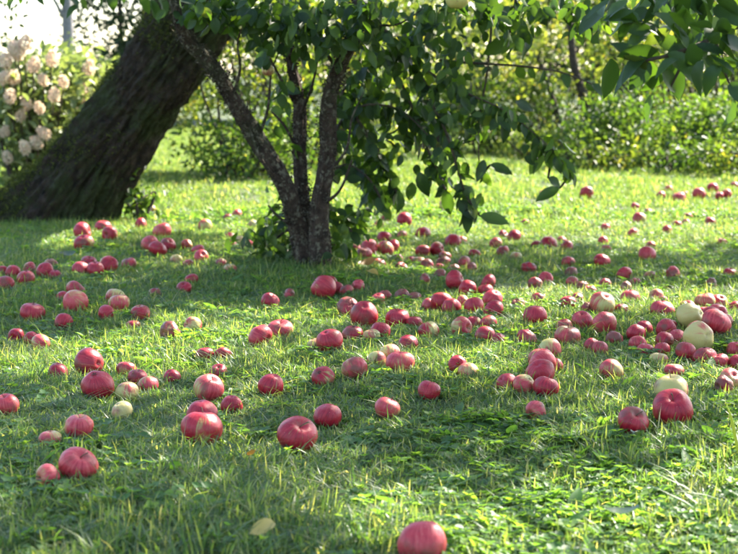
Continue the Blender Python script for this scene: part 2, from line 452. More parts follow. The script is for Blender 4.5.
# ------------------------------------------------------------------ apples: data read from the photograph
# each row: x, y, width in photo pixels, look [, t = stem dimple turned up to the viewer]
WORDS = dict(c='crimson', r='bright red', d='dark maroon', k='rosy pink', w='pink and cream', p='pale cream', g='green-streaked pale', b='shrivelled brown', u='dull brownish pink')
ORD = 'first second third fourth fifth sixth seventh eighth ninth tenth eleventh twelfth thirteenth fourteenth fifteenth sixteenth seventeenth eighteenth nineteenth twentieth twenty-first twenty-second twenty-third twenty-fourth'.split()
APPLES = [
 ("of four beside the leaning trunk's foot", '82 238 17 c;84 248 18 c;103 232 14 c;110 240 14 c'),
 ('of the tight foursome shaded below the leaning trunk', '89 263 14 c;82 271 15 k;94 271.5 16 c;109 267.5 17 c'),
 ('in the dark shaded row at the left edge', '50 266 13 b;45 275 16 c;55 276 10 d;26 280 16 d;29 271 11 d;13 274 14 d;2 273 11 d;5 285 16 c'),
 ('in the shaded cluster between the two trees', '141 229 12 r;162 239 18 w;166 232 9 d;150 250 16 k;158 253 16 c;168 249.5 14 c;176 258.5 8 w;129 263.5 13 u'),
 ('in the thin scatter left of the small tree', '187 249 11 c;198 252 11 k;201 258.5 13 k;188 262.5 9 u;221 262.5 9 u;230 268 12 w;191.5 276.5 13 d;184 284.5 13 d;155 289 9 b'),
 ('of the pale huddle left of the small tree', '229 239 11 k;231 246 9 k;239 243.5 11 p;250 246.5 12 k;258 240 11 w'),
 ('on the sunlit far lawn behind the two trunks', '151 206 8 w;205 227.5 13 w;228 216 8 u;237 214.5 10 k;252.5 223 8 p'),
 ('*tucked against the small tree base', '285 254.5 9 b'),
 ('in the group just right of the small tree', '353.5 244.5 13 u;364 251 15 u;370 246.5 16 k;384.5 236.5 13 c;385 246 15 w;392.5 243 12 r;397.5 253 10 b;379 260 8 u;401.5 264 10 b'),
 ('in the far row beneath the hanging leaf tips', '361 228.5 9 d;379 225 9 u;404 222 14 c;402 234 9 u;422.5 234 14 d;444 209 10 w;386 215.5 6 u'),
 ('in the heap under the lowest hanging leaf', '410.5 253.5 9 k;418.5 255 12 w;423.5 247 13 c;436.5 246.5 14 c;429 261 12 u;437 261 9 u;444 256 13 u;445 250 10 u;453 240 14 c;462 237.5 8 k;454 262 9 b;464 258 13 u;471 261 10 u;474.5 249 11 c;439.5 271.5 9 b;425 280 9 b'),
 ('in the scatter right of the lowest hanging leaf', '495.5 242.5 12 u;503.5 231 8 d;514 234 13 c;503 249 12 b;516 253 10 p;529 264 14 b;538 242 8 d;547 242.5 15 d;567 245 12 d;562 234.5 7 u'),
 ('in the shade band crossing the right lawn', '568 260 12 u;571.5 268 8 b;602 261 15 d;605 280 8 u;572 277.5 10 u;545.5 276 13 k;535 287 14 b;583 283.5 7 b;590 286 10 u;625 273 14 c;636 278 7 u;647 257 16 k;650 273 9 b;626 285 11 b;673 274 14 u;711 283 12 b;730 273 8 d'),
 ('on the sunlit far lawn at right', '543.5 195.5 9 u;586.5 197 13 b;605.5 226.5 8 k;603 237 9 k;606 244 7 u;632 232 10 w;635 205 8 u;639 220.5 12 w;649 209 7 u;688 213 7 u;686 219 6 d;677 225 9 d;710 219.5 10 c;667 231 8 k;722 241.5 8 u;651 241 8 u;525 221 6 u'),
 ('in the farthest row before the right shrubs', '661 193 9 u;668.5 189.5 8 u;679 196 12 k;684.5 191 6 u;699 193.5 12 k;713 190 11 c;719.5 193.5 8 u;727 193 9 k;734 186 9 d'),
 ('in the sunlit band at the right edge', '630 300 18 w;656 296 14 w;661.5 300 9 d;706 303 18 r;718 302 16 w;735 306 11 d;709 295 12 w;705 313 12 k;717 318 18 k;725 322 10 k;688 314 12 b;687 306 8 u;662 314.5 21 k'),
 ('in the sunlit strip right of the central heap', '518 307 8 b;538 303.5 11 b;567.5 308.5 15 r;578 303.5 6 u;599 303 13 c;590 312 13 b;604 313.5 22 g;618 313.5 12 b'),
 ('in the row below that sunlit strip', '535 323 22 c;527 340 19 u;564 329 14 c;567.5 340 22 u;582 327 20 w;604.5 331 22 k;592.5 345 13 c;600 347.5 10 k;614 340 8 b;549.5 353 23 g'),
 ('in the dense crimson heap at the centre', '454.5 285.5 18 c;467.5 294 16 c;488.5 286.5 16 r;485.5 294 14 c;492.5 304.5 18 r;474 310 18 r;463.5 303.5 12 w;450.5 308.5 17 c;440 306 20 d;430 305 9 k;493 315 20 d;487 325 16 c;475 324 13 c;461 331 20 r;485.5 338.5 18 c;497.5 340 12 c;428.5 333 19 c;408 347 18 d;414 322 15 d;397.5 320.5 21 c'),
 ('of the broken row just below the small tree', '324 290 22 r;330 281 13 d;337 287 12 d;346 288 11 u;358 286 13 u;378 297 12 k;385 293 9 u;402 294 8 b;414.5 296 9 b;349 310 20 b'),
 ('of the crimson clump below the small tree', '364 321 28 c;355 338 19 d;380.5 334.5 18 c;369 338.5 15 p;328.5 348 24 c;316 346 13 p'),
 ('of the touching pair on the sunny strip', '260 342 22 c;280 335 24 k'),
 ('*alone on sunny grass left below the small tree', '270 299.5 17 r'),
 ('*low in the grass by the small tree', '289 290 9 b'),
 ('in the shaded group by the left edge', '75.5 291 17 c;63 294.5 9 r;75.5 304 22 w;63.5 317.5 17 d;32.5 309 21 c;16 327 15 d;31.5 329.5 8 d;40.5 335 17 k'),
 ('of the close trio in the left shade', '115 297 17 w;119 304 20 w;106 312 16 c'),
 ('of the pair right of the close trio', '140.5 312 17 c;133 320 10 c'),
 ('of two apart at the sunny strip', '170 332 19 b;193 326.5 17 w'),
 ('in the loose row below the left sunny strip', '58 363.5 20 d;89 359.5 28 c;126 361 19 c;137.5 369 14 c;97.5 383 31 c;127 385 22 p;121.5 408 21 p;148 376.5 7 k;172 369 9 d'),
 ('of three small ones above the wrinkled pink apple', '209 351 16 c;219 351 9 d;218 365.5 12 c'),
 ('*with wrinkled skin, largest behind the stacked foreground pair', '209 387 29 k'),
 ('*sunk deep in the grass right of the stacked pair', '231.5 398 14 c'),
 ('*directly behind the biggest left foreground apple', '202 411 29 c'),
 ('*large and streaked, frontmost of the stacked foreground pair', '202 432.5 39 r'),
 ('*with pale top and open dimple in the foreground', '297 435.5 37 r t'),
 ('*half sunk above the dimpled foreground apple', '328 412.5 27 c'),
 ('of the row above the dimpled foreground apple', '271 384 24 c;323 378.5 22 d;355 374 24 u'),
 ('of the sunlit trio below the crimson clump', '376.5 363 14 w;390 360 20 w;400 369 26 k'),
 ('of the shaded pair below the sunlit trio', '387 407 24 k;429 393.5 22 d'),
 ('of the pair on dappled grass under the heap', '457 370 16 c;468.5 373.5 8 w'),
 ('in the tight pile of seven right of centre', '506.5 388 17 c;524 390.5 21 k;546 393 24 d;540 381 27 c;542 373 28 w;540.5 364 24 c;554 367 9 d'),
 ('*small, just in front of the tight pile', '536 413.5 18 k'),
 ('*glossy and alone right of the tight pile', '611 372.5 23 k'),
 ('in the big mixed pile at the right edge', '636.5 337.5 18 c;644 332.5 16 c;637.5 344.5 16 k;646.5 349 9 k;666 335 18 c;669.5 329 15 k;677 339 11 k;664 343 16 c;661 350 15 c;658.5 357 14 w;689 328.5 27 g;711 323.5 19 c;697 337 20 c;716 332.5 26 k;699 347 27 p;685.5 353 20 c;708 357.5 22 c;720 359 10 k;736 350 13 k;734 360 9 d;674 366.5 10 w'),
 ('*cut by the right edge', '730 378 22 p'),
 ('*tiny, beside the pale one cut by right edge', '724 383 8 b'),
 ('*large, behind the big crimson foreground apple at right', '671 396.5 34 p'),
 ('*biggest and smooth, in front of the pale cream one', '672 419 40 c'),
 ('*low, left of the biggest crimson foreground apple', '633 426 30 c t'),
 ('*cut by the left edge', '6 407 24 k'),
 ('*small, beside the cream-sided apple at left', '50 437 18 k'),
 ('*cream-sided, in open grass at left', '79 430.5 29 w'),
 ('*small, touching the dimpled apple at lower left', '48 479.5 21 k'),
 ('*with dark dimple on top at lower left', '78 473.5 36 k t'),
 ('*nearest of all, cut by the bottom edge', '422 545 46 k'),
]
LOOK = {  # blush, browning, pinkness
 'c': (.98, .17, .16), 'r': (.80, .08, .30), 'd': (1.2, .24, .0), 'k': (.82, .14, .85), 'w': (.50, .14, .70),
 'p': (.10, .10, .7), 'g': (.26, .08, .5), 'b': (.80, .55, .30), 'u': (.80, .38, .75)}


def apple_mesh(name, seed, wrinkle=0.0, squash=.86):
    """unit-diameter apple: dimples at both ends, five soft lobes at the base"""
    rnd = random.Random(seed)
    nu, nv = 30, 19
    V, Fq = [], []
    lob = rnd.uniform(.012, .035); ph = rnd.random() * 6.28
    lean = (rnd.uniform(-.05, .05), rnd.uniform(-.05, .05))
    sd = Vector((seed * 3.7, seed * 1.3, 0))
    for j in range(nv):
        a = math.pi * (j / (nv - 1))             # 0 stem end .. pi calyx end
        r = math.sin(a) ** .92 * .5 if 0 < j < nv - 1 else 0.0
        z = math.cos(a) * .5 * squash
        z -= .125 * math.exp(-(r / .115) ** 2) if a < 1.6 else -.075 * math.exp(-(r / .10) ** 2)
        taper = 1 + .07 * math.cos(a)
        for i in range(nu):
            th = 2 * math.pi * i / nu
            k = 1 + lob * math.cos(5 * th + ph) * (1 - math.cos(a)) * .7
            p = Vector((math.cos(th) * r * taper * k, math.sin(th) * r * taper * k, z))
            p.x += lean[0] * z; p.y += lean[1] * z
            d = 1 + .085 * noise.noise(p * 1.9 + sd) + .02 * noise.noise(p * 5 + sd)
            if wrinkle:
                d += wrinkle * (noise.noise(p * 6 + sd) * .10 + noise.noise(Vector((p.x * 13, p.y * 13, p.z * 3)) + sd) * .07 - max(0, noise.noise(p * 2.6 - sd)) * .16)
            V.append(tuple(p * d))
    for j in range(nv - 1):
        for i in range(nu):
            i2 = (i + 1) % nu
            Fq.append((j * nu + i, (j + 1) * nu + i, (j + 1) * nu + i2, j * nu + i2))
    return np_mesh(name, V, [np.array(Fq)], M['apple'])


SMOOTH_A = [apple_mesh('apple_round', s, 0.0, sq) for s, sq in ((1, .88), (2, .82), (3, .93), (4, .86), (5, .78), (6, .90))]
WRINK_A = [apple_mesh('apple_wrinkled', 20 + s, w, sq) for s, w, sq in ((1, .6, .84), (2, 1.0, .76), (3, .8, .9), (4, 1.2, .8))]
SLIGHT_A = [apple_mesh('apple_dented', 40 + s, .25, .84) for s in range(3)]
STEM_ME = []
for s in range(3):
    b = .04 + .03 * s
    STEM_ME.append(tubes_mesh('apple_stem', [smooth_path([((0, 0, .27), .014), ((.01, 0, .36), .012), ((b, .01 * s, .46), .013), ((b * 1.8, .02, .53), .019)], 7)], 6, M['apple_stem']))
cal_p = np.array([(0.03 * math.cos(k * 1.256), 0.03 * math.sin(k * 1.256), -.345) for k in range(5)])
cal_d = np.array([(math.cos(k * 1.256) * .6, math.sin(k * 1.256) * .6, -.8) for k in range(5)])
CALYX_ME = leaf_cloud('apple_calyx', cal_p, cal_d, np.array([(-math.cos(k * 1.256), -math.sin(k * 1.256), -.3) for k in range(5)]), .085, LEAF_MID, M['calyx'])

ENTRIES = []
for gi, (place, rows) in enumerate(APPLES):
    rows = [r.split() for r in rows.split(';')]
    rows.sort(key=lambda r: float(r[0]))
    for k, r in enumerate(rows):
        x, y, w, look = float(r[0]), float(r[1]), float(r[2]), r[3]
        if place.startswith('*'):
            label = f'{WORDS[look]} apple {place[1:]}'
        elif len(rows) == 2:
            label = f'{WORDS[look]} apple, {("left one", "right one")[k]} {place}'
        else:
            label = f'{WORDS[look]} apple, {ORD[k]} from left {place}'
        c = on_ground(x, y, .034)
        D = (1.15 if y < 352 else 1.08) * w * c.y / F
        Dc = min(max(D, .056), .098)
        if D < .052:                         # mostly hidden by grass: sits deeper
            Dc = .052 + .3 * (w % 3) * .006
        ENTRIES.append(dict(x=c.x, y=c.y, D=Dc, vis=D / Dc, look=look, t=len(r) > 4, label=label, px=x, py=y))
# keep touching apples from running into one another (along the view rays)
for it in range(60):
    for i, a in enumerate(ENTRIES):
        for b in ENTRIES[i + 1:]:
            dx, dy = b['x'] - a['x'], b['y'] - a['y']
            need = (a['D'] + b['D']) * .485
            dd = math.hypot(dx, dy)
            if dd < need:
                s = (need - dd) * .5
                ux, uy = (dx / dd, dy / dd) if dd > 1e-6 else (0, 1)
                ux *= .55
                n_ = math.hypot(ux, uy) or 1
                a['x'] -= ux / n_ * s; a['y'] -= uy / n_ * s; b['x'] += ux / n_ * s; b['y'] += uy / n_ * s
rnd = random.Random(3)
ARM = []
for k, e in enumerate(ENTRIES):
    look = e['look']
    if look == 'b': me = rnd.choice(WRINK_A)
    elif look == 'u': me = rnd.choice(WRINK_A[:2] + SLIGHT_A)
    elif look == 'd': me = rnd.choice(SLIGHT_A + SMOOTH_A[:2])
    else: me = rnd.choice(SMOOTH_A + SLIGHT_A[:1])
    D = e['D']
    z0 = hgt(e['x'], e['y'])
    o = new_obj('apple', me)
    o.scale = (D * rnd.uniform(.95, 1.05), D * rnd.uniform(.95, 1.05), D * rnd.uniform(.95, 1.1))
    if e['t']:
        o.rotation_euler = (R(rnd.uniform(28, 38)), R(rnd.uniform(5, 20)), rnd.random() * .3)
    else:
        tilt = rnd.choice((rnd.gauss(0, 22), rnd.gauss(75, 25), rnd.gauss(160, 20)))
        o.rotation_euler = Matrix.Rotation(rnd.random() * 6.28, 4, 'Z').to_3x3().to_4x4().to_euler()
        q = Quaternion((0, 0, 1), rnd.random() * 6.28) @ Quaternion((1, 0, 0), R(tilt)) @ Quaternion((0, 0, 1), rnd.random() * 6.28)
        o.rotation_euler = q.to_euler()
    Rm = o.rotation_euler.to_matrix()
    low = min((Rm @ v.co).z for v in me.vertices) * D
    lift = .006 if e['vis'] > .85 else .002
    o.location = (e['x'], e['y'], z0 - low + lift - .004)
    b_, br, pk = LOOK[look]
    o.color = (b_ + rnd.gauss(0, .16), br + rnd.gauss(0, .04), min(1, max(0, pk + rnd.gauss(0, .12))), 1)
    tag(o, e['label'], 'apple', 'windfall apples lying on the lawn')
    st = new_obj('stem', rnd.choice(STEM_ME), o)
    new_obj('calyx', CALYX_ME, o)
    e['z'] = o.location.z

# ------------------------------------------------------------------ where the sun reaches the lawn (photo pixels -> gaps in the crowns)
LIT = [  # cx, cy, rx, ry, strength
 (560, 190, 330, 46, 1), (700, 215, 160, 30, 1), (500, 212, 90, 26, 1), (200, 180, 110, 46, .95), (-30, 170, 70, 40, 1), (200, 222, 75, 14, .9),
 (50, 238, 48, 9, .9), (140, 228, 40, 10, .9),
 (245, 318, 100, 21, 1), (330, 303, 70, 14, .9), (120, 345, 120, 19, .85), (300, 365, 60, 9, .35), (50, 350, 60, 18, .55), (190, 350, 60, 14, .6),
 (585, 297, 180, 15, 1), (450, 297, 60, 13, .8), (720, 303, 60, 15, 1), (385, 268, 50, 12, .5), (400, 300, 40, 12, .7),
 (455, 362, 60, 14, .8), (400, 358, 30, 9, .8), (690, 370, 60, 11, .7), (520, 352, 40, 10, .5), (610, 372, 18, 8, .8), (672, 394, 22, 10, .6), (545, 372, 25, 9, .7),
 (640, 530, 250, 52, 1), (720, 480, 100, 36, 1), (430, 540, 130, 46, .95), (600, 478, 110, 20, .75), (290, 552, 80, 22, .65), (120, 560, 120, 16, .35),
 (250, 395, 20, 7, .5), (296, 425, 22, 8, .8), (300, 455, 20, 5, .4), (60, 470, 40, 8, .2), (190, 430, 18, 6, .45), (480, 440, 40, 8, .3), (400, 480, 60, 12, .45),
 (560, 640, 700, 70, 1), (480, 245, 30, 6, .5), (400, 245, 30, 6, .55), (620, 247, 25, 5, .3), (230, 268, 25, 6, .35), (120, 300, 10, 5, .5)]


def lit_at(px, py):
    best = np.zeros_like(px)
    for cx, cy, rx, ry, s in LIT:
        d = np.sqrt(((px - cx) / rx) ** 2 + ((py - cy) / ry) ** 2)
        best = np.maximum(best, s * np.clip((1.18 - d) / .36, 0, 1))
    return best


def crown_points(n, seed):
    """ground samples that should lie in shade, carried up along the sun to crown height"""
    g = np.random.default_rng(seed)
    gy = np.sqrt(g.uniform(2.2 ** 2, 13.2 ** 2, n))
    gx = g.uniform(-.34, .34, n) * gy + g.normal(0, .25, n)
    px, py = to_px(gx, gy, .03)
    sh = 1 - lit_at(px, py)
    # leafless gaps give flecks of sun inside the shade
    nv = np.array([noise.noise(Vector((a * 2.3, b * 1.5, 4.2))) for a, b in zip(gx, gy)])
    nv2 = np.array([noise.noise(Vector((a * 6.5, b * 4.2, 9.2))) for a, b in zip(gx, gy)])
    band = (px > 400) & (py > 238) & (py < 284)
    sh = np.where(((nv > .24) | (nv2 > .30)) & ~band, sh * .22, sh)
    keep = g.random(n) < sh
    gx, gy, py, px = gx[keep], gy[keep], py[keep], px[keep]
    z = g.uniform(2.0, 3.3, len(gx))
    P = np.stack([gx, gy, np.zeros_like(gx)], -1) + np.array(SUN)[None] * (z / SUN.z)[:, None]
    qx, qy = to_px(P[:, 0], P[:, 1], P[:, 2])
    ok = qy < -25
    return P[ok], gx[ok], gy[ok]


def twig_leaves(P, n_per, sigma, g, droop=.5):
    """leaves round cluster centres"""
    n = len(P) * n_per
    C = np.repeat(P, n_per, 0) + g.normal(0, sigma, (n, 3)) * np.array([1, 1, .7])
    D = g.normal(0, 1, (n, 3)); D[:, 2] -= droop
    Nn = g.normal(0, .6, (n, 3)) + np.array([0, 0, 1.0])
    return C, D, Nn


def sun_gaps(C, D, N, org, g):
    """thin the crown where the photograph shows sun on the grass below"""
    W_ = C + np.array(org)[None]
    t = (W_[:, 2] - .04) / SUN.z
    px, py = to_px(W_[:, 0] - SUN.x * t, W_[:, 1] - SUN.y * t, .04)
    k = g.random(len(C)) > np.clip(lit_at(px, py) * 1.15, 0, .985)
    return C[k], D[k], N[k]


def bark_disp(amp, ridge, fine):
    def f(th, s, p, r):
        q = Vector((math.cos(th) * 2.6, math.sin(th) * 2.6, s * 2.2))
        q2 = Vector((math.cos(th) * 7, math.sin(th) * 7, s * 5.5))
        q3 = Vector((math.cos(th) * 17, math.sin(th) * 17, s * 22))
        return 1 + amp * noise.noise(q) + ridge * (abs(noise.noise(q2)) - .25) + fine * noise.noise(q3)
    return f


def surface_tufts(me, n, g, length, bias, mat, name, spread=.7, width=.25):
    """small flakes or moss blades standing on a bark mesh"""
    nv = len(me.vertices)
    co = np.empty(nv * 3, np.float32); me.vertices.foreach_get('co', co); co = co.reshape(-1, 3)
    nr = np.empty(nv * 3, np.float32); me.vertices.foreach_get('normal', nr); nr = nr.reshape(-1, 3)
    w = np.clip(bias(co, nr), 0, None); w = w / w.sum()
    k = g.choice(nv, n, p=w)
    P = co[k] + g.normal(0, .008, (n, 3))
    D = nr[k] + g.normal(0, spread, (n, 3))
    return leaf_cloud(name, P, D, g.normal(0, 1, (n, 3)), length * g.uniform(.5, 1.3, n), LEAF_LO, mat, None, width)


# ------------------------------------------------------------------ the leaning apple tree
DT = 9.7
tree = empty('apple_tree', on_ground(62, 224, 0))
tag(tree, 'thick old apple tree trunk, mossy and leaning right over the lawn', 'tree', 'apple trees')
base = tree.location.copy()


def loc_pts(pts, org):
    return [(p - org, r) for p, r in pts]


tp = [(at(52, 238, DT), .345), (at(62, 215, DT), .295), (at(78, 190, DT), .255), (at(104, 150, DT), .232), (at(132, 110, DT), .222), (at(160, 70, DT - .05), .220),
      (at(190, 25, DT - .1), .222), (at(222, -20, DT - .15), .215), (at(275, -90, DT - .2), .22), (at(350, -170, DT - .2), .19), (at(440, -240, DT - .1), .15), (at(540, -300, DT), .10)]


def trunk_disp(th, s, p, r):
    k = bark_disp(.14, .10, .04)(th, s, p, r)
    a = noise.noise(Vector((math.cos(th) * 9, math.sin(th) * 9, s * 3.2)) + Vector((noise.noise(Vector((th * 2, s * 9, 0))) * .5, 0, 0)))
    b = noise.noise(Vector((math.cos(th) * 20, math.sin(th) * 20, s * 9)))
    k += .26 * (.20 - abs(a)) + .12 * (.18 - abs(b))
    flare = max(0, 1 - s / .34)
    return k * (1 + flare * flare * (.22 + .22 * math.cos(3 * th + 1.0)))


tr_me = tubes_mesh('trunk', [smooth_path(loc_pts(tp, base), 330)], 150, M['bark_old'], trunk_disp)
new_obj('trunk', tr_me, tree)
g = np.random.default_rng(5)
moss_me = surface_tufts(tr_me, 13000, g, .024, lambda c, n: (np.clip(-n[:, 0] * .9 + n[:, 2] * .6 + .15, 0.02, 2)) * (c[:, 2] < 1.6) * np.array([max(.0, noise.noise(Vector(q) * 3.2) + .12) for q in c]), M['moss'], 'moss', .6, .35)
tag(new_obj('moss', moss_me, tree), kind='stuff')
limbs = []
fork = tp[7][0]
rndl = random.Random(9)
lim_targets = []
for k in range(9):
    st_ = tp[rndl.choice((7, 8, 9, 10))][0]
    en = Vector((rndl.uniform(-.8, 4.2), rndl.uniform(7.0, 13.0), rndl.uniform(2.6, 3.4)))
    mid = (st_ + en) / 2 + Vector((rndl.uniform(-.3, .3), rndl.uniform(-.3, .3), .35))
    limbs.append((st_, mid, en))
    me = tubes_mesh('limb', [smooth_path(loc_pts([(st_, .05), (mid, .028), (en, .008)], base), 26)], 10, M['bark_old'], bark_disp(.15, .1, .05))
    new_obj('limb', me, tree)
    lim_targets.append(en)

CP_, gx_, gy_ = crown_points(5800, 21)
own_right = (gy_ < 4.9) | (CP_[:, 0] > 3.2)          # crown of the neighbouring tree on the right
C, D_, N_ = twig_leaves(CP_[~own_right] - np.array(base), 12, .085, np.random.default_rng(2))
C, D_, N_ = sun_gaps(C, D_, N_, base, np.random.default_rng(22))
g = np.random.default_rng(25)      # crown leaves added out of view, sunward of the small tree, to shade it
shade_pts = np.array([tuple(at(g.uniform(320, 625), g.uniform(-25, 120), 7.3) + SUN * g.uniform(1.0, 2.0) - base) for _ in range(300)])
shade_pts = shade_pts[[to_px(*(q + np.array(base)))[1] < -25 for q in shade_pts]]
C2, D2, N2 = twig_leaves(shade_pts, 11, .09, g)
C, D_, N_ = np.concatenate([C, C2]), np.concatenate([D_, D2]), np.concatenate([N_, N2])
cr = new_obj('crown', leaf_cloud('crown', C, D_, N_, np.random.default_rng(3).uniform(.065, .10, len(C)), LEAF_MID, M['apple_leaf']), tree)
tag(cr, kind='stuff')

# ------------------------------------------------------------------ single leaves: shared meshes, one object each
LEAF_MES = []
for k in range(5):
    T, fs = LEAF_HI
    V = T.copy()
    V[:, 1] *= (.80, .70, .9, .76, .86)[k]
    V[:, 2] += (-.10, .12, -.22, .05, -.05)[k] * V[:, 0] ** 2 + .04 * np.sin(V[:, 0] * 5 + k)
    V[:, 1] += (.06, -.05, .03, 0, -.08)[k] * V[:, 0] ** 2
    LEAF_MES.append(np_mesh('apple_leaf', V, [np.array(f) for f in fs], M['apple_leaf_one']))


def leaf_matrix(p, d, n, L):
    d = d.normalized()
    n = (n - d * n.dot(d)).normalized()
    b = n.cross(d)
    return Matrix(((d.x * L, b.x * L, n.x * L, p.x), (d.y * L, b.y * L, n.y * L, p.y), (d.z * L, b.z * L, n.z * L, p.z), (0, 0, 0, 1)))


def leaf_object(parent, p, d, n, L, rg, name='leaf'):
    o = new_obj(name, rg.choice(LEAF_MES), parent)
    o.matrix_local = leaf_matrix(p, d, n, L)
    return o


def spray(path_pts, rg, spacing, Lr, skip=.15, droop=.7):
    """leaf placements along a twig: (p, d, n, L)"""
    path = smooth_path(path_pts, 40)
    out = []
    acc, tot = 0, sum((path[i + 1][0] - path[i][0]).length for i in range(len(path) - 1))
    nxt = tot * skip
    side = rg.choice((-1, 1))
    for i in range(len(path) - 1):
        a, b = path[i][0], path[i + 1][0]
        seg = (b - a).length
        while acc + seg > nxt:
            f = (nxt - acc) / seg
            p = a.lerp(b, f)
            t = (b - a).normalized()
            perp = t.cross(Vector((rg.gauss(0, .5), rg.gauss(0, .5), 1))).normalized() * side
            d = t * rg.uniform(.1, .7) + perp * rg.uniform(.5, 1.0) + Vector((0, 0, -droop * rg.uniform(.4, 1.5))) + Vector((rg.gauss(0, .3), rg.gauss(0, .3), rg.gauss(0, .2)))
            n = Vector((rg.gauss(0, .5), rg.gauss(-.35, .5), rg.uniform(.2, 1)))
            out.append((p, d, n, rg.uniform(*Lr)))
            side = -side
            nxt += spacing * rg.uniform(.6, 1.5)
        acc += seg
    t = (path[-1][0] - path[-2][0]).normalized()
    out.append((path[-1][0], t + Vector((0, 0, -.4)), Vector((rg.gauss(0, .4), -.4, .8)), Lr[1] * .9))
    return out


# ------------------------------------------------------------------ the small many-stemmed apple tree
DS = 7.35
small = empty('apple_tree', on_ground(306, 272, 0))
tag(small, 'slim lichen-grey apple tree forking into three stems, leaves hanging at right', 'tree', 'apple trees')
sb = small.location.copy()
PXM = DS / F


def stem(pts, n=110, sides=28):
    path = smooth_path(loc_pts([(at(x + 3.5 * math.sin(y * .071 + x), y, d), w * .76 * d / F / 2) for x, y, w, d in pts], sb), n)
    me = tubes_mesh('stem', [path], sides, M['bark_lichen'], bark_disp(.38, .30, .14))
    new_obj('stem', me, small)
    return me


stems = [
 stem([(303, 282, 36, DS), (303, 262, 30, DS), (298, 230, 24, DS), (283, 188, 22, DS - .05), (259, 137, 21, DS - .1), (232, 99, 20, DS - .15), (210, 67, 19, DS - .2), (190, 38, 19, DS - .25), (176, 5, 18, DS - .3), (160, -60, 16, DS - .3), (150, -160, 12, DS - .3)], 150),
 stem([(307, 280, 26, DS + .06), (308, 255, 24, DS + .06), (305, 209, 19, DS + .06), (300, 157, 16, DS + .08), (296, 105, 15, DS + .1), (291, 63, 14, DS + .1), (287, 26, 13, DS + .1), (284, -30, 12, DS + .1), (300, -150, 9, DS + .1)]),
 stem([(314, 283, 34, DS - .04), (317, 258, 28, DS - .04), (322, 209, 23, DS - .05), (328, 157, 20, DS - .06), (331, 105, 19, DS - .08), (337, 70, 19, DS - .1), (350, 38, 19, DS - .12), (362, 5, 18, DS - .15), (385, -60, 15, DS - .2), (420, -160, 11, DS - .2)])]
g = np.random.default_rng(15)
lich_V = []
for k, me in enumerate(stems):
    lm = surface_tufts(me, 2400, g, .014, lambda c, n: (c[:, 2] < 1.4) * np.array([max(.03, noise.noise(Vector(q) * 9) + .25) for q in c]), M['lichen'], 'lichen', .9, .8)
    tag(new_obj('lichen', lm, small), kind='stuff')
# side branches, in view: (pixels, depth)
rg = random.Random(31)
SB = [  # x,y,d ... twig paths
 [(330, 120, 7.25), (345, 88, 7.70), (372, 62, 7.50), (395, 48, 7.70), (430, 22, 7.60), (455, -10, 7.50)],
 [(329, 150, 7.30), (342, 120, 7.70), (366, 105, 7.50), (400, 110, 7.60), (428, 135, 7.45)],
 [(425, 70, 7.60), (450, 85, 7.50), (475, 97, 7.40), (500, 108, 7.30), (528, 128, 7.25), (552, 150, 7.20), (570, 172, 7.20)],
 [(440, 60, 7.70), (475, 63, 7.60), (520, 66, 7.50), (560, 72, 7.50), (592, 84, 7.50)],
 [(492, -30, 7.50), (491, 30, 7.50), (486, 80, 7.50), (479, 120, 7.50), (479, 160, 7.50), (484, 172, 7.50)],
 [(430, 100, 7.50), (445, 130, 7.40), (455, 160, 7.35), (464, 190, 7.30), (472, 208, 7.30)],
 [(400, 80, 7.70), (418, 120, 7.60), (430, 155, 7.50), (440, 175, 7.50)],
 [(345, 100, 7.70), (370, 140, 7.50), (388, 175, 7.75), (398, 195, 7.70)],
 [(320, 180, 7.30), (345, 165, 7.70), (368, 178, 7.60), (384, 205, 7.55)],
 [(362, 20, 7.70), (385, 30, 7.50), (410, 62, 7.70), (432, 90, 7.60)],
 [(520, -35, 7.20), (515, 5, 7.20), (512, 25, 7.20), (508, 38, 7.20)],
 [(315, 200, 7.30), (335, 215, 7.80), (352, 232, 7.75)],
]
tw = tubes_mesh('twigs', [smooth_path(loc_pts([(at(x, y, d), max(.0016, .0075 - .0011 * i)) for i, (x, y, d) in enumerate(b)], sb), 30) for b in SB], 6, M['twig'])
tag(new_obj('twigs', tw, small), kind='stuff')
BT = [[(283, 186, 7.3), (262, 160, 7.2), (250, 128, 7.2), (247, 100, 7.2)], [(259, 137, 7.25), (268, 108, 7.2), (272, 70, 7.15), (285, 40, 7.1)], [(300, 157, 7.42), (286, 128, 7.4), (272, 112, 7.4)], [(298, 120, 7.44), (312, 86, 7.3), (318, 48, 7.2), (312, 10, 7.1)], [(296, 105, 7.45), (276, 70, 7.4), (262, 40, 7.35), (256, 5, 7.3)],
      [(326, 175, 7.28), (346, 150, 7.2), (352, 118, 7.2), (364, 92, 7.2)], [(322, 205, 7.3), (340, 190, 7.2), (352, 160, 7.15)], [(337, 70, 7.25), (322, 42, 7.2), (317, 8, 7.1)], [(298, 228, 7.35), (280, 218, 7.3), (268, 205, 7.3)], [(232, 99, 7.2), (240, 70, 7.1), (238, 40, 7.05), (250, 12, 7.0)], [(350, 38, 7.2), (372, 26, 7.1), (398, 24, 7.0), (424, 8, 6.9)]]
BT += [[(470, 200, 7.3), (476, 210, 7.3), (480, 216, 7.3)], [(570, 172, 7.2), (566, 180, 7.25), (560, 188, 7.3)], [(484, 172, 7.5), (487, 168, 7.4), (490, 165, 7.3)], [(552, 150, 7.2), (550, 166, 7.25), (548, 178, 7.3)], [(440, 175, 7.5), (443, 184, 7.4), (446, 190, 7.3)]]
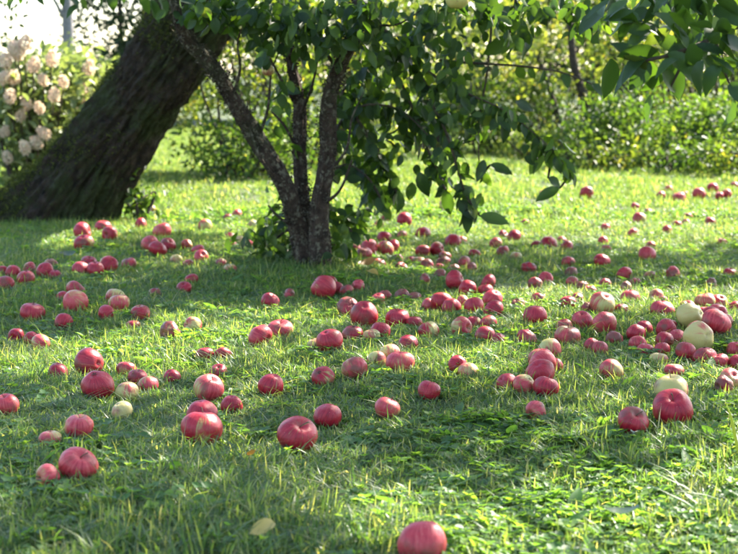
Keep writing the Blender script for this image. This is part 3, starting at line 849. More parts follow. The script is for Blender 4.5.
bt = tubes_mesh('bare_twigs', [smooth_path(loc_pts([(at(x, y, d), (.0085, .006, .004, .002)[i]) for i, (x, y, d) in enumerate(b)], sb), 22) for b in BT], 7, M['bark_lichen'])
tag(new_obj('bare_twigs', bt, small), kind='stuff')
LV = []
for b in SB:
    dens = .022
    if b is SB[3]: dens = .11
    if b is SB[4]: dens = .10
    if b is SB[0]: dens = .02
    LV += spray([(at(x, y, d), .004) for x, y, d in b], rg, dens * .8, (.048, .080), .12, .85)
# filler clumps inside the hanging mass: centre px, spread px, count, depth
CL = [(360, 30, 34, 22, 70, 7.1), (395, 60, 32, 26, 75, 7.7), (365, 95, 26, 22, 55, 7.7), (400, 130, 26, 22, 55, 7.7), (360, 150, 18, 26, 50, 7.8), (375, 190, 18, 18, 42, 7.8), (432, 105, 22, 20, 34, 7.6),
      (350, 215, 14, 12, 26, 7.8), (235, 4, 40, 14, 100, 7.0), (200, 6, 16, 12, 40, 7.0), (270, 20, 36, 16, 80, 7.1), (310, 28, 30, 22, 70, 7.1), (425, 25, 24, 20, 40, 7.5), (440, 165, 14, 22, 22, 7.5), (500, 112, 18, 12, 20, 7.3), (545, 150, 16, 12, 16, 7.3), (470, 120, 26, 16, 34, 7.5), (455, 85, 22, 16, 24, 7.5), (512, 30, 12, 14, 12, 6.9),
      (268, 48, 10, 12, 14, 7.0), (285, 85, 10, 10, 12, 7.4), (285, 120, 22, 35, 16, 7.6), (255, 235, 18, 9, 18, 7.6), (270, 225, 14, 12, 16, 7.6), (340, 245, 12, 10, 16, 7.5), (470, 195, 10, 16, 9, 7.3), (300, 255, 24, 8, 14, 7.6), (350, 5, 60, 8, 60, 6.9), (560, 4, 44, 14, 44, 6.9), (480, 8, 30, 14, 34, 7.0), (590, 22, 24, 14, 18, 6.9), (450, 50, 20, 18, 22, 7.2), (660, 6, 50, 14, 30, 6.6)]
for cx, cy, sx, sy, n, d in CL:
    for k in range(int(n * 1.35)):
        p = at(rg.gauss(cx, sx * .62), rg.gauss(cy, sy * .62), d + rg.gauss(0, .12))
        LV.append((p, Vector((rg.gauss(0, .6), rg.gauss(0, .6), -.8 + rg.gauss(0, .45))), Vector((rg.gauss(0, .6), rg.gauss(-.3, .6), rg.uniform(.1, 1))), rg.uniform(.048, .080)))
# hanging tips picked out in the photograph
for x, y, dx, dy, L in [(470, 186, -4, 24, .075), (468, 208, 0, 26, .085), (480, 216, 30, 6, .07), (446, 190, 4, 26, .07), (458, 200, 18, 20, .07), (555, 158, 22, 14, .085), (548, 178, 14, 8, .07), (560, 188, -26, 12, .07), (545, 150, -16, 26, .07), (490, 165, 24, 8, .075),
                        (484, 160, -6, 22, .07), (515, 102, 20, 8, .09), (505, 118, 0, 26, .08), (520, 20, 6, 28, .10), (512, 8, -18, 24, .10), (508, 36, -22, 22, .10), (525, 28, 6, 24, .09), (532, 0, 0, 26, .10), (398, 190, 4, 24, .075), (420, 172, 6, 26, .08), (412, 182, -2, 20, .07)]:
    p = at(x, y, 7.3); q = at(x + dx, y + dy, 7.3 + rg.gauss(0, .02)); L = max(L, (q - p).length)
    LV.append((p, q - p, Vector((rg.gauss(0, .4), -.8, .5)), L))
# the 300 nearest to the camera stay single leaves, the others join
vis = [l for l in LV if -15 < to_px(*l[0])[0] < 753 and -12 < to_px(*l[0])[1] < 300]
rest = [l for l in LV if l not in vis]
vis.sort(key=lambda l: -l[3] / l[0].y)
for p, d, n, L in vis[:300]:
    leaf_object(small, p - sb, d, n, L, rg)
rest += vis[300:]
fol = leaf_cloud('foliage', [tuple(l[0] - sb) for l in rest], [tuple(l[1]) for l in rest], [tuple(l[2]) for l in rest], np.array([l[3] for l in rest]), LEAF_HI, M['apple_leaf'])
tag(new_obj('foliage', fol, small), kind='stuff')

# ------------------------------------------------------------------ the neighbour on the right whose branch hangs into the corner
tn = empty('apple_tree', (2.8, 3.0, 0))
tag(tn, 'apple tree at right whose large-leaved branch hangs into the top corner', 'tree', 'apple trees')
nb = tn.location.copy()
trk = [(Vector((2.8, 3.0, -.1)), .17), (Vector((2.78, 3.0, .5)), .14), (Vector((2.72, 3.02, 1.2)), .13), (Vector((2.6, 3.1, 1.9)), .11), (Vector((2.3, 3.5, 2.5)), .08), (Vector((1.9, 4.3, 2.9)), .05)]
new_obj('trunk', tubes_mesh('trunk', [smooth_path(loc_pts(trk, nb), 60)], 30, M['bark_lichen'], bark_disp(.12, .12, .05)), tn)
BR = [[(Vector((2.70, 3.03, 1.35)), .025), (Vector((1.75, 3.45, 1.28)), .014), (at(780, 10, 3.7), .008), (at(715, 38, 3.65), .006), (at(680, 52, 3.6), .005), (at(640, 62, 3.6), .003)],
      [(at(780, 10, 3.7), .006), (at(735, -10, 3.7), .005), (at(690, -8, 3.65), .004), (at(640, -4, 3.6), .003)],
      [(at(715, 38, 3.65), .004), (at(724, 70, 3.6), .003), (at(735, 95, 3.6), .002)],
      [(at(690, 48, 3.62), .004), (at(675, 78, 3.6), .003), (at(668, 92, 3.6), .002)]]
br = new_obj('branch', tubes_mesh('branch', [smooth_path(loc_pts(b, nb), 40) for b in BR], 8, M['twig']), tn)
rg = random.Random(77)
FL = [  # base px, tip px of the large leaves
 (660, 55, 612, 52), (655, 60, 604, 78), (650, 62, 630, 92), (648, 60, 652, 90), (668, 52, 704, 80), (664, 40, 640, 18), (690, 48, 662, 8), (682, 52, 660, 34), (640, 62, 612, 40), (694, 46, 730, 52),
 (690, 40, 706, 6), (700, 44, 734, 12), (706, 40, 738, 30), (672, 62, 680, 102), (664, 70, 640, 96), (655, 96, 640, 116), (700, 58, 716, 84), (710, 56, 738, 72), (720, 40, 760, 48), (640, 20, 604, 10),
 (655, 10, 642, -10), (668, 12, 690, 36), (684, 5, 690, 30), (700, 0, 716, 24), (715, 5, 745, 20), (628, 0, 600, 20), (650, 30, 624, 30), (735, 98, 728, 126), (680, 60, 652, 68), (720, 66, 700, 88),
 (730, 84, 748, 100), (670, 30, 646, 44), (704, 60, 690, 96), (624, 10, 616, 36), (740, 60, 716, 70), (690, -5, 672, 20), (645, 45, 628, 66), (712, 30, 690, 20), (660, 70, 676, 84), (735, 30, 718, 52), (640, -2, 634, 24), (610, 0, 592, 12), (715, -5, 735, 10), (676, -8, 650, 6)]
for x0, y0, x1, y1 in FL:
    dd = 3.6 + rg.gauss(0, .06)
    p = at(x0, y0, dd); q = at(x1, y1, dd + rg.gauss(0, .03))
    leaf_object(br, p - nb, q - p, Vector((rg.gauss(0, .5), rg.gauss(-.5, .4), rg.uniform(.1, .9))), max(.066, (q - p).length * .94), rg)
for k in range(46):
    x0, y0 = rg.uniform(596, 742), rg.uniform(-14, 62)
    an = rg.uniform(.3, 2.9)
    p = at(x0, y0, 3.66 + rg.gauss(0, .07)); q = at(x0 + 30 * math.cos(an), y0 + 30 * math.sin(an), 3.66 + rg.gauss(0, .05))
    leaf_object(br, p - nb, q - p, Vector((rg.gauss(0, .5), rg.gauss(-.5, .4), rg.uniform(.1, .9))), rg.uniform(.06, .085), rg)
C, D_, N_ = twig_leaves(CP_[own_right] - np.array(nb), 12, .085, np.random.default_rng(12))
C, D_, N_ = sun_gaps(C, D_, N_, nb, np.random.default_rng(23))
g = np.random.default_rng(24)
shade_pts = np.array([tuple(at(g.uniform(600, 745), g.uniform(-25, 100), 3.6) + SUN * g.uniform(.95, 1.7) - nb) for _ in range(190)])  # unseen leaf clusters added toward the sun to darken the corner branch
C2, D2, N2 = twig_leaves(shade_pts, 12, .07, g)
t_ = (C2[:, 2] + nb.z - .04) / SUN.z
qx, qy = to_px(C2[:, 0] + nb.x - SUN.x * t_, C2[:, 1] + nb.y - SUN.y * t_, .04)
ok = ~((qy < 556) & (lit_at(qx, qy) > .25))
C2, D2, N2 = C2[ok], D2[ok], N2[ok]
C, D_, N_ = np.concatenate([C, C2]), np.concatenate([D_, D2]), np.concatenate([N_, N2])
tag(new_obj('crown', leaf_cloud('crown', C, D_, N_, np.random.default_rng(13).uniform(.065, .10, len(C)), LEAF_MID, M['apple_leaf']), tn), kind='stuff')
rndl = random.Random(19)
for k in range(3):
    st_ = trk[rndl.choice((3, 4, 5))][0]
    en = Vector((rndl.uniform(1.8, 3.4), rndl.uniform(5.0, 7.4), rndl.uniform(2.7, 3.3)))
    mid = (st_ + en) / 2 + Vector((0, 0, .3))
    new_obj('limb', tubes_mesh('limb', [smooth_path(loc_pts([(st_, .03), (mid, .016), (en, .005)], nb), 22)], 8, M['bark_lichen'], bark_disp(.15, .1, .05)), tn)

# leaves of the leaning tree that hang into the top left corner
rg = random.Random(5)
lb = [(at(220, -60, 9.3), .02), (at(150, -45, 9.0), .012), (at(90, -20, 8.6), .008), (at(40, -14, 8.4), .005), (at(5, -6, 8.3), .003)]
lbr = new_obj('branch', tubes_mesh('branch', [smooth_path(loc_pts(lb, base), 30)], 8, M['twig']), tree)
for x0, y0, x1, y1 in [(16, -8, 8, 6), (22, -8, 20, 4), (38, -8, 40, 3), (68, -6, 78, 4), (78, 6, 66, 13), (82, -4, 86, 8), (104, -10, 100, 6), (112, -8, 114, 10), (64, -10, 60, 4), (126, -14, 124, 2), (140, -8, 150, 12), (160, -6, 168, 14), (176, -8, 186, 12), (196, -6, 204, 22), (150, 0, 160, 20), (50, -14, 46, -2)]:
    p = at(x0, y0, 8.5); q = at(x1, y1, 8.5 + rg.gauss(0, .03))
    leaf_object(lbr, p - base, q - p, Vector((rg.gauss(0, .4), -.7, .6)), max(.065, (q - p).length * 1.1), rg)

# two apples still on the tree
for x, y, d, w, look, lab in [(457, -2, 6.5, 24, 'g', 'pale apple still hanging at the top edge among the leaves'), (268, 70, 7.05, 13, 'u', 'small dull apple still hanging left of the small tree stems')]:
    D = w * d / F
    p = at(x, y, d)
    o = new_obj('apple', SMOOTH_A[2])
    o.scale = (D, D, D); o.location = p; o.rotation_euler = (.1, .15, 1)
    b_, br_, pk = LOOK[look]; o.color = (.05, .42 if look == 'u' else .0, pk, 1)
    tag(o, lab, 'apple', 'apples still hanging on the tree')
    ln = .22 / D
    new_obj('stem', tubes_mesh('long_stem', [smooth_path([((0, 0, .28), .03), ((.03, 0, .28 + ln * .25), .025), ((.02, .05, .28 + ln), .04)], 8)], 6, M['apple_stem']), o)
    new_obj('calyx', CALYX_ME, o)


# ------------------------------------------------------------------ background shrubs and trees
def shrub(name, label, cat, x, y, rx, ry, h, n_cl, per, L, mat, seed, stems_n=9, bark='bark_dark', z0=.0, group=None, sigma=.10, tpl=LEAF_MID):
    g = np.random.default_rng(seed)
    o = empty(name, (x, y, 0))
    tag(o, label, cat, group)
    a = g.uniform(0, 2 * math.pi, n_cl)
    rr = np.sqrt(g.random(n_cl)) ** .8
    zz = z0 + (h - z0) * g.random(n_cl) ** .75
    bulge = np.sqrt(np.clip(1 - ((zz - h * .5) / (h * .62)) ** 2, .08, 1))
    P = np.stack([np.cos(a) * rr * rx * bulge, np.sin(a) * rr * ry * bulge, zz], -1)
    P += g.normal(0, .06, P.shape)
    C, D, N = twig_leaves(P, per, sigma, g, .3)
    C[:, 2] = np.maximum(C[:, 2], .03)
    lf = new_obj('foliage', leaf_cloud('foliage', C, D, N, g.uniform(.7, 1.25, len(C)) * L, tpl, M[mat], np.clip(np.repeat(g.random(n_cl), per) * .6 + g.random(len(C)) * .5, 0, 1)), o)
    tag(lf, kind='stuff')
    for k in range(stems_n):
        q = P[g.integers(n_cl)]
        p0 = Vector((g.normal(0, rx * .25), g.normal(0, ry * .25), -.05))
        q = Vector(tuple(q)); q.z = max(q.z, h * .6)
        m = p0.lerp(q, .5) + Vector((g.normal(0, .1), g.normal(0, .1), .12))
        new_obj('stem', tubes_mesh('stem', [smooth_path([(p0, .012 + .003 * h), (m, .008 + .002 * h), (q, .003)], 14)], 7, M[bark]), o)
    return o


def gx(px, d):
    return (px - 369) / F * d


# yellow-lit bush between the two trees
shrub('shrub', 'sunlit yellow-green bush seen between the leaning trunk and small tree', 'shrub', gx(248, 14.2), 14.2, .62, .6, 1.75, 260, 16, .055, 'shrub', 41, 12)
shrub('shrub', 'rounded green bush behind the small tree stems', 'shrub', gx(345, 15.5), 15.5, .85, .6, 1.9, 260, 16, .055, 'shrub', 42, 10)
shrub('shrub', 'pale yellow-green bush behind the hanging leaf spray', 'shrub', gx(455, 18), 18, .9, .7, 2.0, 260, 14, .06, 'shrub_yellow', 43, 9)
yb = shrub('shrub', 'broad yellowing bush right of centre with open dark stems', 'shrub', gx(570, 19.5), 19.5, 1.25, .8, 2.3, 420, 14, .06, 'shrub_yellow', 44, 12)
shrub('shrub', 'yellow-green bush at the right behind the low dark bushes', 'shrub', gx(705, 18.5), 18.5, .95, .8, 2.2, 360, 14, .06, 'shrub', 45, 14, z0=.15)
shrub('shrub', 'low dark green bush under the yellowing bush', 'shrub', gx(620, 15.6), 15.6, .42, .35, .62, 120, 18, .055, 'dark_shrub', 46, 6)
shrub('shrub', 'low dark green bush at the right edge behind apples', 'shrub', gx(712, 15.0), 15.0, .50, .35, .58, 140, 18, .055, 'dark_shrub', 47, 6)
shrub('shrub', 'small dark bush far behind the lowest hanging leaves', 'shrub', gx(500, 18.2), 18.2, .75, .4, .75, 130, 18, .055, 'dark_shrub', 48, 6)
shrub('shrub', 'low dark bush at the foot of the sunlit bush', 'shrub', gx(250, 13.6), 13.6, .5, .3, .42, 90, 16, .05, 'dark_shrub', 49, 5)
shrub('shrub', 'leafy sprouts growing at the right foot of the leaning trunk', 'sprouts', gx(138, 9.7), 9.75, .09, .09, .22, 14, 9, .055, 'dark_shrub', 50, 4, sigma=.035)
shrub('shrub', 'leafy sprouts around the foot of the small tree', 'sprouts', gx(286, 7.5), 7.55, .17, .10, .20, 18, 9, .055, 'dark_shrub', 51, 4, sigma=.035)
shrub('shrub', 'loose green bush behind the yellowing bush stems', 'shrub', gx(640, 17.2), 17.2, .55, .4, 1.5, 130, 12, .055, 'shrub', 52, 8, z0=.25)

for pts in ([(612, 150, 11), (600, 128, 11), (586, 100, 10), (574, 66, 8), (570, 20, 6)], [(646, 148, 10), (636, 122, 10), (626, 96, 9), (614, 60, 8), (610, 15, 6)], [(668, 150, 5), (676, 110, 5), (690, 70, 4)], [(700, 150, 5), (696, 110, 5), (680, 60, 4)], [(560, 150, 5), (556, 110, 5), (540, 60, 4)]):
    new_obj('stem', tubes_mesh('stem', [smooth_path([(at(x, y, 18.0) - yb.location, w * 18 / F / 2) for x, y, w in pts], 24)], 9, M['bark_dark'], bark_disp(.15, .1, .05)), yb)
for k, (px_, d_, w_, h_, m_, lab) in enumerate([(575, 16.6, .35, .34, 'dark_shrub', 'low leafy clump at the lawn edge left of the dark bushes'), (650, 14.7, .28, .22, 'shrub', 'low pale clump before the gap between the dark bushes'), (690, 14.2, .30, .26, 'dark_shrub', 'small leafy clump in front of the right dark bush'),
        (540, 17.2, .4, .26, 'shrub', 'flat pale clump at the lawn edge below the yellowing bush'), (605, 14.9, .22, .20, 'shrub', 'tiny pale clump in front of the left dark bush'), (735, 14.0, .25, .32, 'shrub', 'leafy clump cut by the right edge behind the farthest apples')]):
    shrub('shrub', lab, 'shrub', gx(px_, d_), d_, w_, w_ * .7, h_, 46, 12, .05, m_, 300 + k, 4, sigma=.07)
# hydrangeas at left
def hydrangea(label, x, y, rx, h, heads, seed, size):
    g = np.random.default_rng(seed)
    o = shrub('hydrangea', label, 'hydrangea', x, y, rx, .45, h * .92, 150, 14, .085, 'hydrangea_leaf', seed, 8, group='hydrangeas flowering behind the leaning trunk')
    for k, (hx, hy, s) in enumerate(heads):
        p = at(hx, hy, y - .45 + g.normal(0, .06)) - Vector((x, y, 0))
        f = new_obj('flower_head', FLOWER_ME[k % len(FLOWER_ME)], o)
        f.location = p
        f.scale = (s * size,) * 3
        f.rotation_euler = (g.normal(.1, .3), g.normal(0, .45), g.random() * 6)
        new_obj('stalk', tubes_mesh('stalk', [smooth_path([(p + Vector((0, 0, .02)), .006), (p * .8 + Vector((0, .08, -.12)), .006), (Vector((p.x * .4, .15, .1)), .008)], 8)], 6, M['twig']), o)
    return o


FLOWER_ME = []
for s in range(4):
    g = np.random.default_rng(60 + s)
    n = 420
    z = g.uniform(-.5, .5, n)
    prof = np.sqrt(np.clip(1 - (z * 1.9) ** 2, .03, 1)) * (.50 - .18 * z)
    a = g.uniform(0, 6.283, n)
    r = prof * g.uniform(.75, 1.05, n)
    P = np.stack([np.cos(a) * r, np.sin(a) * r, z * 1.25 + .3], -1)
    Nn = np.stack([np.cos(a), np.sin(a), z * 1.4], -1)
    D = g.normal(0, 1, (n, 3))
    FLOWER_ME.append(leaf_cloud('flower_head', P, D, Nn + g.normal(0, .3, (n, 3)), g.uniform(.13, .22, n), LEAF_MID, M['petal'], None, 1.5))
hydrangea('cream hydrangea bush in bloom at the far left behind the trunk', gx(28, 13.6), 13.6, .50, 1.05,
          [(14, 52, 1.0), (24, 46, 1.0), (6, 64, 1.0), (33, 68, 1.0), (52, 62, 1.0), (2, 80, .9), (14, 80, 1.0), (9, 99, .9), (28, 106, .9), (20, 118, .8), (54, 98, .9), (4, 134, .8), (8, 160, .8), (26, 150, .9), (38, 145, .9), (46, 135, .9), (18, 56, 1), (64, 84, .8), (44, 82, .8), (40, 110, .8)], 71, .094)
hydrangea('pinkish hydrangea bush beside the left edge of the leaning trunk', gx(84, 14.2), 14.2, .38, 1.0,
          [(88, 71, 1.0), (81, 99, .9), (56, 120, .9), (62, 128, .8), (72, 112, .8), (85, 92, .8), (40, 138, .8), (96, 100, .8)], 72, .094)


# trees farther back
def far_tree(label, x, y, h, crown_r, crown_z0, n_cl, seed, trunk_r, bark='bark_dark', mat='tree_far', L=.10):
    g = np.random.default_rng(seed)
    o = empty('tree', (x, y, 0))
    tag(o, label, 'tree', 'trees behind the garden')
    tr = [(Vector((0, 0, -.1)), trunk_r * 1.25), (Vector((.03, 0, h * .25)), trunk_r), (Vector((-.05, .05, h * .55)), trunk_r * .7), (Vector((0, 0, h * .9)), trunk_r * .2)]
    new_obj('trunk', tubes_mesh('trunk', [smooth_path(tr, 40)], 14, M[bark], bark_disp(.1, .08, .03)), o)
    z = g.uniform(crown_z0, h, n_cl)
    t = (z - crown_z0) / (h - crown_z0)
    r = crown_r * np.sqrt(np.clip(1 - (2 * t - .8) ** 2 / 1.5, .05, 1)) * np.sqrt(g.random(n_cl))
    a = g.uniform(0, 6.283, n_cl)
    P = np.stack([np.cos(a) * r, np.sin(a) * r, z], -1)
    for k in range(8):
        q = Vector(tuple(P[g.integers(n_cl)]))
        s0 = Vector((0, 0, max(.6, q.z * .6)))
        new_obj('limb', tubes_mesh('limb', [smooth_path([(s0, trunk_r * .4), (s0.lerp(q, .5) + Vector((0, 0, .2)), trunk_r * .25), (q, .01)], 10)], 6, M[bark]), o)
    C, D, N = twig_leaves(P, 16, .22, g, .3)
    tag(new_obj('crown', leaf_cloud('crown', C, D, N, g.uniform(.7, 1.3, len(C)) * L, LEAF_MID, M[mat], np.clip(np.repeat(g.random(n_cl), 16) * .6 + g.random(len(C)) * .5, 0, 1)), o), kind='stuff')


far_tree('slim pale-barked tree rising against the bright sky at far left', gx(69, 26), 26, 6.5, 1.6, 2.6, 160, 81, .085, 'bark_pale')
far_tree('dim bluish-green tree beside the leaning trunk top', gx(122, 30), 30, 6, 0.95, .6, 620, 82, .045)
far_tree('dense green tree far behind the small tree', gx(300, 32), 32, 7, 2.4, .4, 1500, 83, .16)
far_tree('dense green tree far behind the hanging leaf spray', gx(450, 34), 34, 7, 2.6, .4, 1500, 84, .18)
far_tree('dense green tree far behind the yellowing bush', gx(590, 33), 33, 7.5, 2.6, .4, 1500, 85, .18)
far_tree('dense green tree far behind the right corner branch', gx(735, 32), 32, 7, 2.6, .4, 1500, 86, .17)
far_tree('green tree at the far left edge behind the hydrangeas', gx(-28, 24), 24, 5.5, .75, .4, 260, 87, .12)
# grey twiggy shrub under the bright sky
shrub('shrub', 'pale grey-green twiggy bush below the bright sky', 'shrub', gx(60, 21), 21, .75, .4, 1.1, 170, 12, .05, 'shrub', 53, 16, 'bark_pale')
shrub('shrub', 'long low hedge bush closing the lawn behind the trunk', 'hedge', gx(130, 27), 27, 1.6, .5, .9, 260, 14, .07, 'shrub', 54, 8)


# ------------------------------------------------------------------ grass and weeds (geometry-node scatter)
def blade_arrays(n, g, rad, hmin, hmax, wmin, wmax, seg=3, lean=.6):
    a = g.uniform(0, 6.283, n); r = rad * np.sqrt(g.random(n))
    bx, by = np.cos(a) * r, np.sin(a) * r
    h = g.uniform(hmin, hmax, n) * g.uniform(.7, 1.0, n)
    w = g.uniform(wmin, wmax, n)
    dirn = g.uniform(0, 6.283, n)
    ln = np.abs(g.normal(0, lean, n)) * h
    fx = dirn + g.uniform(.8, 2.3, n)
    V = np.zeros((n, seg * 2 + 1, 3))
    for k in range(seg + 1):
        t = k / seg
        x = bx + np.cos(dirn) * ln * t ** 2; y = by + np.sin(dirn) * ln * t ** 2
        z = h * t * (1 - .22 * t * np.clip(ln / h, 0, 1.5))
        ww = w * (1 - t) ** .6 * .5
        if k < seg:
            V[:, 2 * k] = np.stack([x - np.cos(fx) * ww, y - np.sin(fx) * ww, z], -1)
            V[:, 2 * k + 1] = np.stack([x + np.cos(fx) * ww, y + np.sin(fx) * ww, z], -1)
        else:
            V[:, 2 * k] = np.stack([x, y, z], -1)
    m = seg * 2 + 1
    q = np.array([(2 * k, 2 * k + 1, 2 * k + 3, 2 * k + 2) for k in range(seg - 1)])
    t3 = np.array([(2 * seg - 2, 2 * seg - 1, 2 * seg)])
    off = (np.arange(n) * m)[:, None, None]
    return V.reshape(-1, 3), (q[None] + off).reshape(-1, 4), (t3[None] + off).reshape(-1, 3), m


def tuft(name, seed, n, rad, hmin, hmax, wmin=.0022, wmax=.0044, seg=3, straw=.05, lean=.6):
    g = np.random.default_rng(seed)
    V, q, t, m = blade_arrays(n, g, rad, hmin, hmax, wmin, wmax, seg, lean)
    rv = g.random(n) * .92
    rv[g.random(n) < straw] = g.uniform(.94, 1.0)
    me = np_mesh(name, V, [q, t], M['grass'], True, {'rnd': np.repeat(rv, m)})
    return bpy.data.objects.new(name, me)


def rosette(name, seed, n, L, wid, rise):
    g = np.random.default_rng(seed)
    a = np.arange(n) * 2.4 + g.normal(0, .3, n)
    el = g.uniform(*rise, n)
    D = np.stack([np.cos(a) * np.cos(el), np.sin(a) * np.cos(el), np.sin(el)], -1)
    N = np.stack([-np.cos(a) * np.sin(el), -np.sin(a) * np.sin(el), np.cos(el)], -1) + g.normal(0, .25, (n, 3))
    me = leaf_cloud(name, D * .004, D, N, g.uniform(*L, n), LEAF_HI, M['weed'], None, wid)
    return bpy.data.objects.new(name, me)


def clover(name, seed, n, rad):
    g = np.random.default_rng(seed)
    a = g.uniform(0, 6.283, n); r = rad * np.sqrt(g.random(n)); h = g.uniform(.012, .036, n)
    P, D, N, L = [], [], [], []
    for i in range(n):
        c = np.array([math.cos(a[i]) * r[i], math.sin(a[i]) * r[i], h[i]])
        ph = g.uniform(0, 6.28); tl = g.normal(0, .3, 3)
        for k in range(3):
            th = ph + k * 2.094
            P.append(c); D.append((math.cos(th) + tl[0], math.sin(th) + tl[1], .12 + tl[2])); N.append((tl[0], tl[1], 1)); L.append(g.uniform(.010, .019))
    me = leaf_cloud(name, P, D, N, np.array(L), LEAF_MID, M['weed'], np.repeat(g.random(n), 3), 1.45)
    return bpy.data.objects.new(name, me)


def scatter(name, protos, P, rot, scl, idx):
    n = len(P)
    me = bpy.data.meshes.new(name)
    me.vertices.add(n)
    me.vertices.foreach_set('co', np.asarray(P, np.float32).ravel())
    a = me.attributes.new('rot', 'FLOAT_VECTOR', 'POINT'); a.data.foreach_set('vector', np.asarray(rot, np.float32).ravel())
    a = me.attributes.new('scl', 'FLOAT_VECTOR', 'POINT'); a.data.foreach_set('vector', np.asarray(scl, np.float32).ravel())
    a = me.attributes.new('idx', 'INT', 'POINT'); a.data.foreach_set('value', np.asarray(idx, np.int32))
    o = new_obj(name, me)
    ng = bpy.data.node_groups.new(name + '_scatter', 'GeometryNodeTree')
    ng.interface.new_socket('Geometry', in_out='INPUT', socket_type='NodeSocketGeometry')
    ng.interface.new_socket('Geometry', in_out='OUTPUT', socket_type='NodeSocketGeometry')
    N, L = ng.nodes, ng.links
    gi, go = N.new('NodeGroupInput'), N.new('NodeGroupOutput')
    jn = N.new('GeometryNodeJoinGeometry')
    for pr in protos:
        oi = N.new('GeometryNodeObjectInfo'); oi.inputs['Object'].default_value = pr
        gt = N.new('GeometryNodeGeometryToInstance')
        L.new(oi.outputs['Geometry'], gt.inputs[0]); L.new(gt.outputs[0], jn.inputs[0])
    ip = N.new('GeometryNodeInstanceOnPoints')
    ip.inputs['Pick Instance'].default_value = True
    def na(nm, ty):
        a = N.new('GeometryNodeInputNamedAttribute'); a.data_type = ty; a.inputs['Name'].default_value = nm
        return a.outputs['Attribute']
    L.new(gi.outputs[0], ip.inputs['Points']); L.new(jn.outputs[0], ip.inputs['Instance'])
    L.new(na('idx', 'INT'), ip.inputs['Instance Index'])
    L.new(na('rot', 'FLOAT_VECTOR'), ip.inputs['Rotation']); L.new(na('scl', 'FLOAT_VECTOR'), ip.inputs['Scale'])
    L.new(ip.outputs[0], go.inputs[0])
    md = o.modifiers.new('scatter', 'NODES'); md.node_group = ng
    return o


AX = np.array([(e['x'], e['y']) for e in ENTRIES]); AD = np.array([e['D'] for e in ENTRIES])


def lawn_points(n, y0, y1, g, margin=.7, keep_off=.42):
    y = np.sqrt(g.uniform(y0 ** 2, y1 ** 2, n))
    x = g.uniform(-1, 1, n) * (.225 * y + margin)
    dx = x[:, None] - AX[None, :, 0]; dy = y[:, None] - AX[None, :, 1]
    d = np.sqrt(dx * dx + dy * dy) / AD[None]
    near = d.min(1)
    ok = near > keep_off
    k = np.linalg.norm(np.stack([x - base.x, (y - base.y)], -1), axis=1) > .3
    ok &= k
    return x[ok], y[ok], near[ok]


def place(n, y0, y1, seed, smin, smax, protos, margin=.7, keep_off=.40, patch=None):
    g = np.random.default_rng(seed)
    x, y, near = lawn_points(n, y0, y1, g, margin, keep_off)
    if patch is not None:
        v = np.array([noise.noise(Vector((a * 1.9, b * 1.9, seed * 3.1))) for a, b in zip(x, y)])
        k = g.random(len(x)) < np.clip(.5 + v * patch, .04, 1)
        x, y, near = x[k], y[k], near[k]
    m = len(x)
    P = np.stack([x, y, hgt(x, y) - .002], -1)
    rot = np.stack([g.normal(0, .12, m), g.normal(0, .12, m), g.uniform(0, 6.283, m)], -1)
    s = g.uniform(smin, smax, m)
    hn = np.array([noise.noise(Vector((a * 1.3, b * 1.3, 1.7))) for a, b in zip(x, y)])
    hs = s * (1 + .45 * hn) * np.where(near < .6, .8, 1) * np.where(y < 10, .82, 1)
    return P, rot, np.stack([s, s, hs], -1), g.integers(0, protos, m)


TUFTS = [tuft('grass_tuft', 100 + k, 85, .055, .018, .052, .0026, .0052, lean=1.1) for k in range(5)] + [tuft('grass_tuft', 110 + k, 50, .05, .03, .075, .0028, .0058, lean=1.2, straw=.07) for k in range(3)]
FAR = [tuft('grass_tuft', 130 + k, 80, .11, .02, .052, .004, .0075, 2, .04, .8) for k in range(4)]
a = place(17500, 2.55, 9.5, 201, .8, 1.2, len(TUFTS))
grass = scatter('grass', TUFTS, *a)
tag(grass, 'short green lawn grass between the fallen apples', 'grass', kind='stuff')
b_ = place(14000, 9.0, 27, 202, .9, 1.35, len(FAR), 1.2)
far_grass = scatter('grass', FAR, *b_)
tag(far_grass, 'sunlit grass of the far lawn towards the shrubs', 'grass', kind='stuff')
LONG = [tuft('long_grass_tuft', 140 + k, 6, .03, .06, .12, .003, .005, 5, .08, 1.3) for k in range(4)]
c_ = place(620, 2.6, 9.5, 203, .7, 1.1, len(LONG), patch=1.4)
g = np.random.default_rng(207)      # uncut grass against the trunk and the small tree
th = g.uniform(math.pi * .95, math.pi * 2.05, 190)
rr = g.uniform(.34, .50, 190)
tx = np.concatenate([base.x - .06 + np.cos(th) * rr * 1.15, sb.x + g.normal(0, .11, 60)]); ty = np.concatenate([base.y + np.sin(th) * rr, sb.y - np.abs(g.normal(.09, .05, 60))])
mm = len(tx); ss = g.uniform(.55, 1.0, mm)
f_ = [np.stack([tx, ty, hgt(tx, ty)], -1), np.stack([g.normal(0, .1, mm), g.normal(0, .1, mm), g.uniform(0, 6.28, mm)], -1), np.stack([ss, ss, ss], -1), g.integers(0, len(LONG), mm)]
c_ = [np.concatenate([u, v]) for u, v in zip(c_, f_)]
tag(scatter('long_grass', LONG, *c_), 'longer arching grass blades standing above the lawn', 'grass', kind='stuff')
WEEDS = [rosette('weed_rosette', 150, 7, (.03, .06), .55, (.25, .9)), rosette('weed_rosette', 151, 6, (.035, .07), .6, (.3, .8)), rosette('weed_rosette', 152, 8, (.02, .042), .9, (.2, .8)), rosette('weed_rosette', 153, 5, (.035, .065), .42, (.5, 1.1)), rosette('weed_rosette', 154, 9, (.02, .04), .7, (.2, 1.0)),
         clover('clover_patch', 160, 26, .06), clover('clover_patch', 161, 34, .07), clover('clover_patch', 162, 20, .05)]
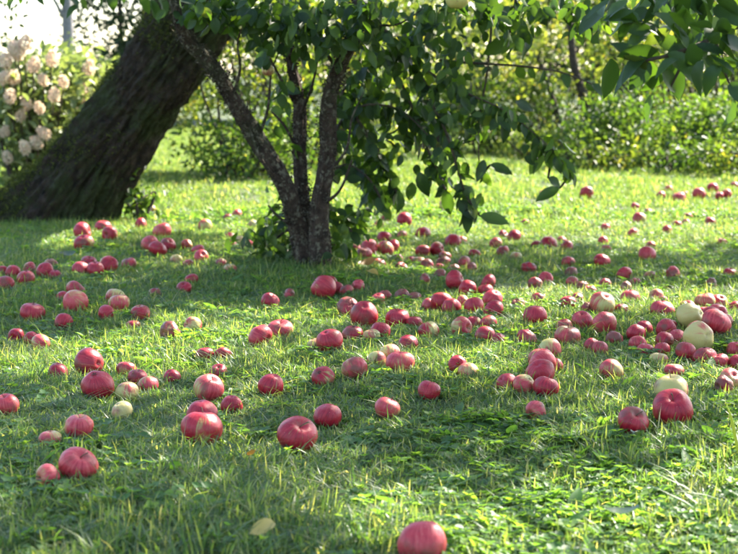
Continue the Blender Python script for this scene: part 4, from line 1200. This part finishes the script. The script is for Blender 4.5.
d_ = place(11500, 2.55, 10.5, 204, .65, 1.2, len(WEEDS), keep_off=.75, patch=.8)
e_ = place(4200, 2.55, 4.9, 206, .7, 1.15, len(WEEDS), keep_off=.75)
kp = (e_[0][:, 0] > .05 + .1 * np.sin(e_[0][:, 1] * 9)) & (e_[0][:, 1] < 4.1)
e_ = [u[kp] for u in e_]
d_ = [np.concatenate([u, v]) for u, v in zip(d_, e_)]
tag(scatter('weeds', WEEDS, *d_), 'broad-leaved weeds and clover mixed into the lawn', 'weeds', kind='stuff')

# ------------------------------------------------------------------ fallen leaves one can pick out
LEAF_DRY = []
for k in range(3):
    T, fs = LEAF_HI
    V = T.copy(); V[:, 2] += (.45, -.5, .3)[k] * (V[:, 0] - .4) ** 2 + .08 * np.sin(V[:, 0] * 6 + k); V[:, 1] *= .78
    LEAF_DRY.append(np_mesh('fallen_leaf', V, [np.array(f) for f in fs], M['fallen_leaf']))
LEAF_DRYG = []
for me in LEAF_DRY:
    c = me.copy(); c.materials.clear(); c.materials.append(M['fallen_green']); LEAF_DRYG.append(c)
rg = random.Random(13)
for x, y, L, dry, lab in [
    (731, 344, .085, 1, 'yellow fallen leaf beside the big pile at the right edge'),
    (252, 452, .045, 1, 'small orange-cream leaf between the two large foreground apples'),
    (262, 528, .06, 1, 'yellow curled leaf in the sunlit grass at the bottom'),
    (104, 224, .09, 1, 'pale upturned leaf at the foot of the leaning trunk'),
    (366, 262, .09, 1, 'bright pale leaf standing right of the small tree base'),
    (372, 270, .08, 1, 'second bright pale leaf right of the small tree base, lower down'),
    (178, 232, .08, 0, 'grey-green leaf behind the pink and cream apple in shade'),
    (67, 253, .08, 0, 'grey-green leaf left of the two apples at the trunk foot'),
    (262, 222, .11, 0, 'large dark leaf lying left behind the small tree'),
    (228, 232, .11, 0, 'dark pointed leaf over the pale huddle of apples'),
    (497, 217, .10, 0, 'dark fallen leaf on the sunlit far lawn'),
    (622, 510, .07, 0, 'grey-green leaf lying in the sunlit bottom right grass'),
    (636, 432, .05, 0, 'folded leaf leaning at the low crimson apple'),
    (165, 208, .08, 0, 'green leaf on the lawn right of the leaning trunk')]:
    z = .045 if y > 300 else .05
    p = on_ground(x, y, z)
    o = new_obj('fallen_leaf', rg.choice(LEAF_DRY if dry else LEAF_DRYG))
    az = rg.uniform(0, 6.28)
    d = Vector((math.cos(az), math.sin(az), rg.uniform(-.1, .4)))
    o.matrix_world = leaf_matrix(p - d.normalized() * L * .5, d, Vector((rg.gauss(0, .3), -.55 if y < 500 else -.1, .8)), L)
    tag(o, lab, 'leaf', 'leaves fallen on the lawn')

# yellow grass stalk at the right edge, close to the camera
p0, p1, p2 = on_ground(741, 468, 0), at(733, 425, 3.6), at(727, 406, 3.58)
stalk = tubes_mesh('grass_stalk', [smooth_path([(p0, .003), (p1, .0042), (p2, .001)], 12)], 6, M['stalk'])
tag(new_obj('grass_stalk', stalk), 'thick yellow-green stalk standing at the right edge', 'stalk')
